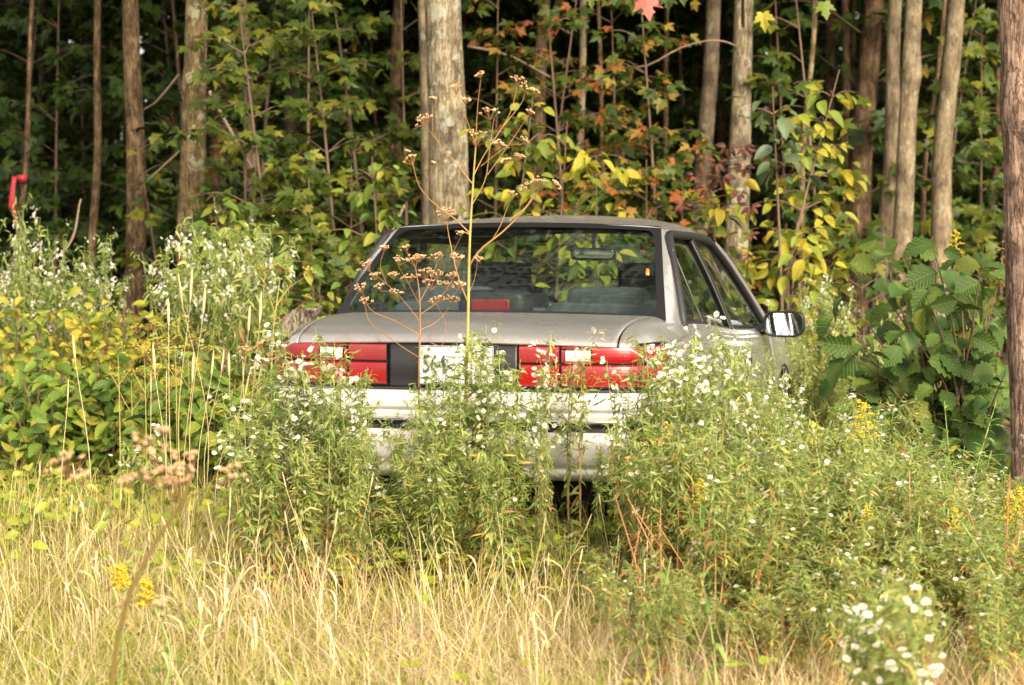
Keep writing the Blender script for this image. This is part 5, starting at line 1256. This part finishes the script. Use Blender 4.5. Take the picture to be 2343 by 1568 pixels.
for i, (vx, vy) in enumerate(((270, 790), (330, 800), (400, 770), (300, 850), (360, 840), (430, 790), (350, 740))):
    umbellifer('flowering_parsnip', 'yellow flowered umbellifer over the middle of the left bank', 10.3+.1*i,
        [(vx+5, vy+260), (vx+3, vy+120), (vx, vy+20)], [([(vx+3, vy+100), (vx-25, vy+50), (vx-35, vy+25)], .002), ([(vx+2, vy+90), (vx+30, vy+50), (vx+40, vy+20)], .002)], .0035, (.95, .9), [(vx, vy+15, .045), (vx-35, vy+22, .045, -.2), (vx+40, vy+18, .045, .2)], 20+i, 'yfl', group='yellow flowered umbellifers on the left bank')
    pass
umbellifer('dead_umbellifer', 'nearest dead umbellifer, blurred, at the lower left', 4.7,
    [(215, 1900), (255, 1560), (290, 1380), (350, 1250), (415, 1150), (440, 1080)],
    [([(350, 1250), (300, 1200), (230, 1140), (190, 1110)], .0025), ([(415, 1150), (390, 1090), (350, 1050)], .002), ([(415, 1150), (470, 1120), (530, 1100)], .002), ([(400, 1180), (350, 1130), (320, 1080)], .002), ([(290, 1380), (330, 1370), (370, 1390)], .002)],
    .0065, (.98, .8), [(160, 1090, .045, -.4), (190, 1110, .03), (350, 1060, .045), (320, 1040, .04), (380, 1120, .05), (420, 1110, .04), (440, 1080, .04), (530, 1100, .03), (300, 1120, .03), (370, 1395, .02), (290, 1390, .02), (400, 1150, .05), (350, 1110, .04), (370, 1000, .02)], 6, jit=.10, rt=.0011, nray=8)
umbellifer('dead_umbellifer', 'brown seeding umbellifer at the left tail light', 8.75, [(590, 1060), (595, 930), (605, 850)], [([(595, 930), (570, 860), (560, 820)], .0015), ([(600, 890), (630, 850), (635, 835)], .0015)], .003, (.3, .3), [(605, 845, .05), (560, 815, .04), (635, 830, .05), (600, 800, .035)], 8)

# ---- timothy stalks and other tall dry grass stems
def stalk(h, head, seed):
    g = np.random.default_rng(seed); mb = MB(); P = curve([(0, 0, 0), (g.normal(0, .02), g.normal(0, .02), h*.5), (g.normal(0, .05), g.normal(0, .05), h)], 14)
    mb.tube(P, np.linspace(.0026, .0013, 14), 5, tint=.4)
    hd = MB(); 
    if head: 
        C = curve([P[-1], P[-1] + (P[-1]-P[-3])*.5 + [0, 0, head]], 8); hd.tube(C, (.0055 if h > .7 else .0032)*np.array([.3, .8, 1, 1, 1, .9, .6, .1])*(.8+.4*g.random()), 7, tint=.55)
    return mb, hd, P
for i, (vx, vy, Y, lab) in enumerate([(418, 690, 9.9, ''), (440, 720, 9.9, ''), (400, 745, 9.8, ''), (462, 700, 10.0, ''), (208, 825, 9.6, ''), (478, 850, 9.8, ''), (372, 850, 9.7, ''), (350, 900, 9.6, ''), (505, 860, 9.9, ''), (520, 890, 9.8, ''), (545, 760, 9.9, ''), (560, 880, 9.6, ''), (430, 870, 9.5, ''), (390, 900, 9.6, ''), (135, 920, 9.4, ''), (582, 740, 10, ''), (455, 860, 9.6, ''), (492, 900, 9.5, '')]):
    p = at(vx, vy, Y); a, b, _ = stalk(p[2], .05 if i % 3 else .07, 60+i)
    root = empty('timothy_stalk', (p[0], Y, 0)); tag(root, 'tall dry timothy stalk before the green shrubs left of the car', 'grass stalk', 'dry timothy stalks')
    obj('stem', a.mesh('stem', M['stalk'], True), root); obj('seed_head', b.mesh('seed_head', M['stalk'], True), root)
SK = []
for i in range(5):
    a, b, P = stalk(.62, .04, 90+i)
    for k in (3, 6, 9):       # dry curled leaves
        q = P[k]; az = random.random()*6.28; L = .13
        C = curve([q, q + [L*.35*math.cos(az), L*.35*math.sin(az), L*.6], q + [L*.9*math.cos(az), L*.9*math.sin(az), L*.35], q + [L*1.0*math.cos(az), L*1.0*math.sin(az), -L*.5]], 9)
        wd = np.array([.001, .003, .0045, .005, .005, .0045, .0035, .002, .0005])[:, None]*np.array([-math.sin(az), math.cos(az), .2])
        a.grid(np.stack([C-wd, C+wd], 1), tint=.6)
    SK.append([('stem', a.mesh('stem', M['stalk'], True), None), ('seed_head', b.mesh('seed_head', M['stalk'], True), None)])
RS = []
for i in range(4):
    g = np.random.default_rng(700+i); mb = MB(); lf = MB(); P = curve([(0, 0, 0), (g.normal(0, .03), g.normal(0, .03), .35), (g.normal(0, .07), g.normal(0, .07), .7)], 14)
    mb.tube(P, np.linspace(.0045, .0018, 14), 6, tint=.12); n = 9; k_ = g.integers(3, 13, n); az = g.random(n)*6.28
    lf.scatter(strip(4, .085, 1.3), frames(np.stack([np.cos(az), np.sin(az), -.3-g.random(n)], 1), unit(g.normal(0, .5, (n, 3)) + [0, 0, 1]), .03+.035*g.random(n)), P[k_], np.clip(g.normal(.85, .15, n), 0, 1))
    RS.append([('stem', mb.mesh('stem', M['aster_stem'], True), None), ('foliage', lf.mesh('foliage', M['aster_leaf'], True), 'stuff')])
for i in range(44):
    y = random.uniform(6.6, 8.4); vx = random.uniform(500, 1500) if i < 24 else random.uniform(0, 560); x = at(vx, 900, y)[0]
    place('dry_stalk', SK[i % 5], x, y, random.random()*6.28, (.8, random.uniform(.4, .8)), 'dry straw coloured grass stalk standing below the car' if i < 24 else 'dry straw coloured grass stalk in the open grass at left', 'grass stalk', 'loose dry grass stalks', tilt=(random.gauss(0, .12), random.gauss(0, .12)))

for i in range(34):
    y = random.uniform(6.9, 7.7); vx = random.uniform(1400, 2380); x = at(vx, 900, y)[0]
    q_ = SK[i % 5]; place('red_stalk', RS[i % 4], x, y, random.random()*6.28, (1, random.uniform(.45, .8)), 'bare reddish stalk at the foot of the right stand of asters', 'weed stalk', 'bare reddish stalks', tilt=(random.gauss(0, .10), random.gauss(0, .13)))
# ================================================================== GRASS AND GROUND COVER
def area(n, y0, y1, pad=.35):
    Y = np.sqrt(rng.uniform(y0*y0, y1*y1, n)); X = rng.uniform(-1, 1, n)*(Y*.2212 + pad); return X, Y
def patch(x, y, s, o): return vnoise(x*s+o, y*s+o*1.7)
def blades(n, y0, y1, Lm, wid, lean, tint_fn, dens_fn, seed, name, label, pad=.35, droop=(.35, .9)):
    X, Y = area(n, y0, y1, pad); keep = rng.random(n) < dens_fn(X, Y); X, Y = X[keep], Y[keep]; n = len(X)
    T = np.c_[X, Y, ground_h(X, Y) - .01]; az = rng.random(n)*6.28; ln = np.abs(rng.normal(0, lean, n))
    D = np.stack([np.cos(az)*ln, np.sin(az)*ln, np.ones(n)], 1); L = Lm*np.clip(rng.normal(1, .28, n), .3, 1.8)
    N = np.stack([np.cos(az+rng.normal(0, .7, n))*-1, np.sin(az+rng.normal(0, .7, n))*-1, .3*np.ones(n)], 1)
    tn_ = np.clip(tint_fn(X, Y, n), 0, 1); mb = MB()
    for q, dr in enumerate((droop[0], (droop[0]+droop[1])/2, droop[1])):
        k = np.arange(n) % 3 == q; W = wid*np.clip(rng.normal(1, .3, k.sum()), .5, 2)
        mb.scatter(strip(3, 1.0, dr), np.stack([unit(np.cross(unit(D[k]), N[k]))*W[:, None], unit(D[k])*L[k][:, None], np.cross(unit(np.cross(unit(D[k]), N[k])), unit(D[k]))*L[k][:, None]], -1), T[k], tn_[k])
    tag(obj(name, mb.mesh(name, M['grass'], True)), label, kind='stuff')
right = lambda x, y: np.clip((x-.35-.15*(8-y))/.5, 0, 1)*(y > 6.2)
def straw(x, y, n): 
    gpat = patch(x, y, 1.1, 3); return np.where(rng.random(n) < np.clip((gpat-.33)*2.4, .2, .85), rng.normal(.24, .12, n), rng.normal(.66, .13, n)) + .25*(rng.random(n) < .06) + .12*right(x, y)
blades(165000, 4.8, 10.9, .14, .0012, 1.5, straw, lambda x, y: np.where(y > 9.0, .5, 1)*(1-.25*right(x, y)), 1, 'dry_grass', 'matted straw coloured grass over the meadow')
blades(100000, 4.8, 11.5, .16, .0016, 1.0, lambda x, y, n: rng.normal(.27, .12, n), lambda x, y: np.clip(patch(x, y, 1.1, 3)*1.6-.35 + np.clip((y-8)*.3, 0, .7), .3, 1), 2, 'green_grass', 'fresh green grass growing through the straw')
blades(6500, 5.2, 9.4, .30, .0011, .7, lambda x, y, n: rng.normal(.68, .12, n), lambda x, y: 1-.3*right(x, y), 3, 'straw_stems', 'thin long straw stems standing over the grass', droop=(.05, .4))
blades(24000, 7.5, 11.4, .28, .0016, .45, lambda x, y, n: rng.normal(.36, .16, n), lambda x, y: np.where((x < -.2) & (y > 8.6), 1, .3), 4, 'long_green_grass', 'longer yellow green grass below the left bank', droop=(.1, .6))
# clover-like ground cover
X, Y = area(16000, 5.8, 11.2); k = (patch(X, Y, .9, 9) > .38) & ((Y > 8.0) | (rng.random(len(X)) < .015)); X, Y = X[k], Y[k]; n = len(X)
mb = MB(); V = np.array([[0, 0, 0], [.42, .35, .06], [.45, .8, .08], [0, 1.0, .02], [-.45, .8, .08], [-.42, .35, .06]]); Fc = np.array([[0, 1, 2], [0, 2, 3], [0, 3, 4], [0, 4, 5]])
Tz = np.c_[X, Y, ground_h(X, Y) + .05 + .16*rng.random(n)]; NN = unit(rnd(n, .35) + [0, -.3, 1]); a0 = rng.random(n)*6.28; tt = np.clip(rng.normal(.5, .25, n), 0, 1); LL = .022+.012*rng.random(n)
for q in range(3):
    a = a0 + q*2.094; D = np.stack([np.cos(a), np.sin(a), .1*np.ones(n)], 1); mb.scatter([(V, Fc, 0)], frames(D, NN, LL), Tz, tt)
tag(obj('clover', mb.mesh('clover', M['clover'])), 'patches of yellow green clover leaves in the grass', kind='stuff')
# broader weeds at the foot of the shrubs and the car
X, Y = area(2600, 8.2, 11.6); k = (X < .7); X, Y = X[k], Y[k]; n = len(X); mb = MB(); 
Tz = np.c_[X, Y, ground_h(X, Y) + .04 + .24*rng.random(n)]
mb.scatter(OVB, frames(unit(rnd(n)*[1, 1, .3] + [0, -.4, 0]), unit(rnd(n, .4) + [0, -.5, .8]), .045+.03*rng.random(n)), Tz, np.clip(rng.normal(.45, .25, n), 0, 1))
tag(obj('low_weeds', mb.mesh('low_weeds', M['clover'], True)), 'low broad leaved weeds under the shrubs', kind='stuff')
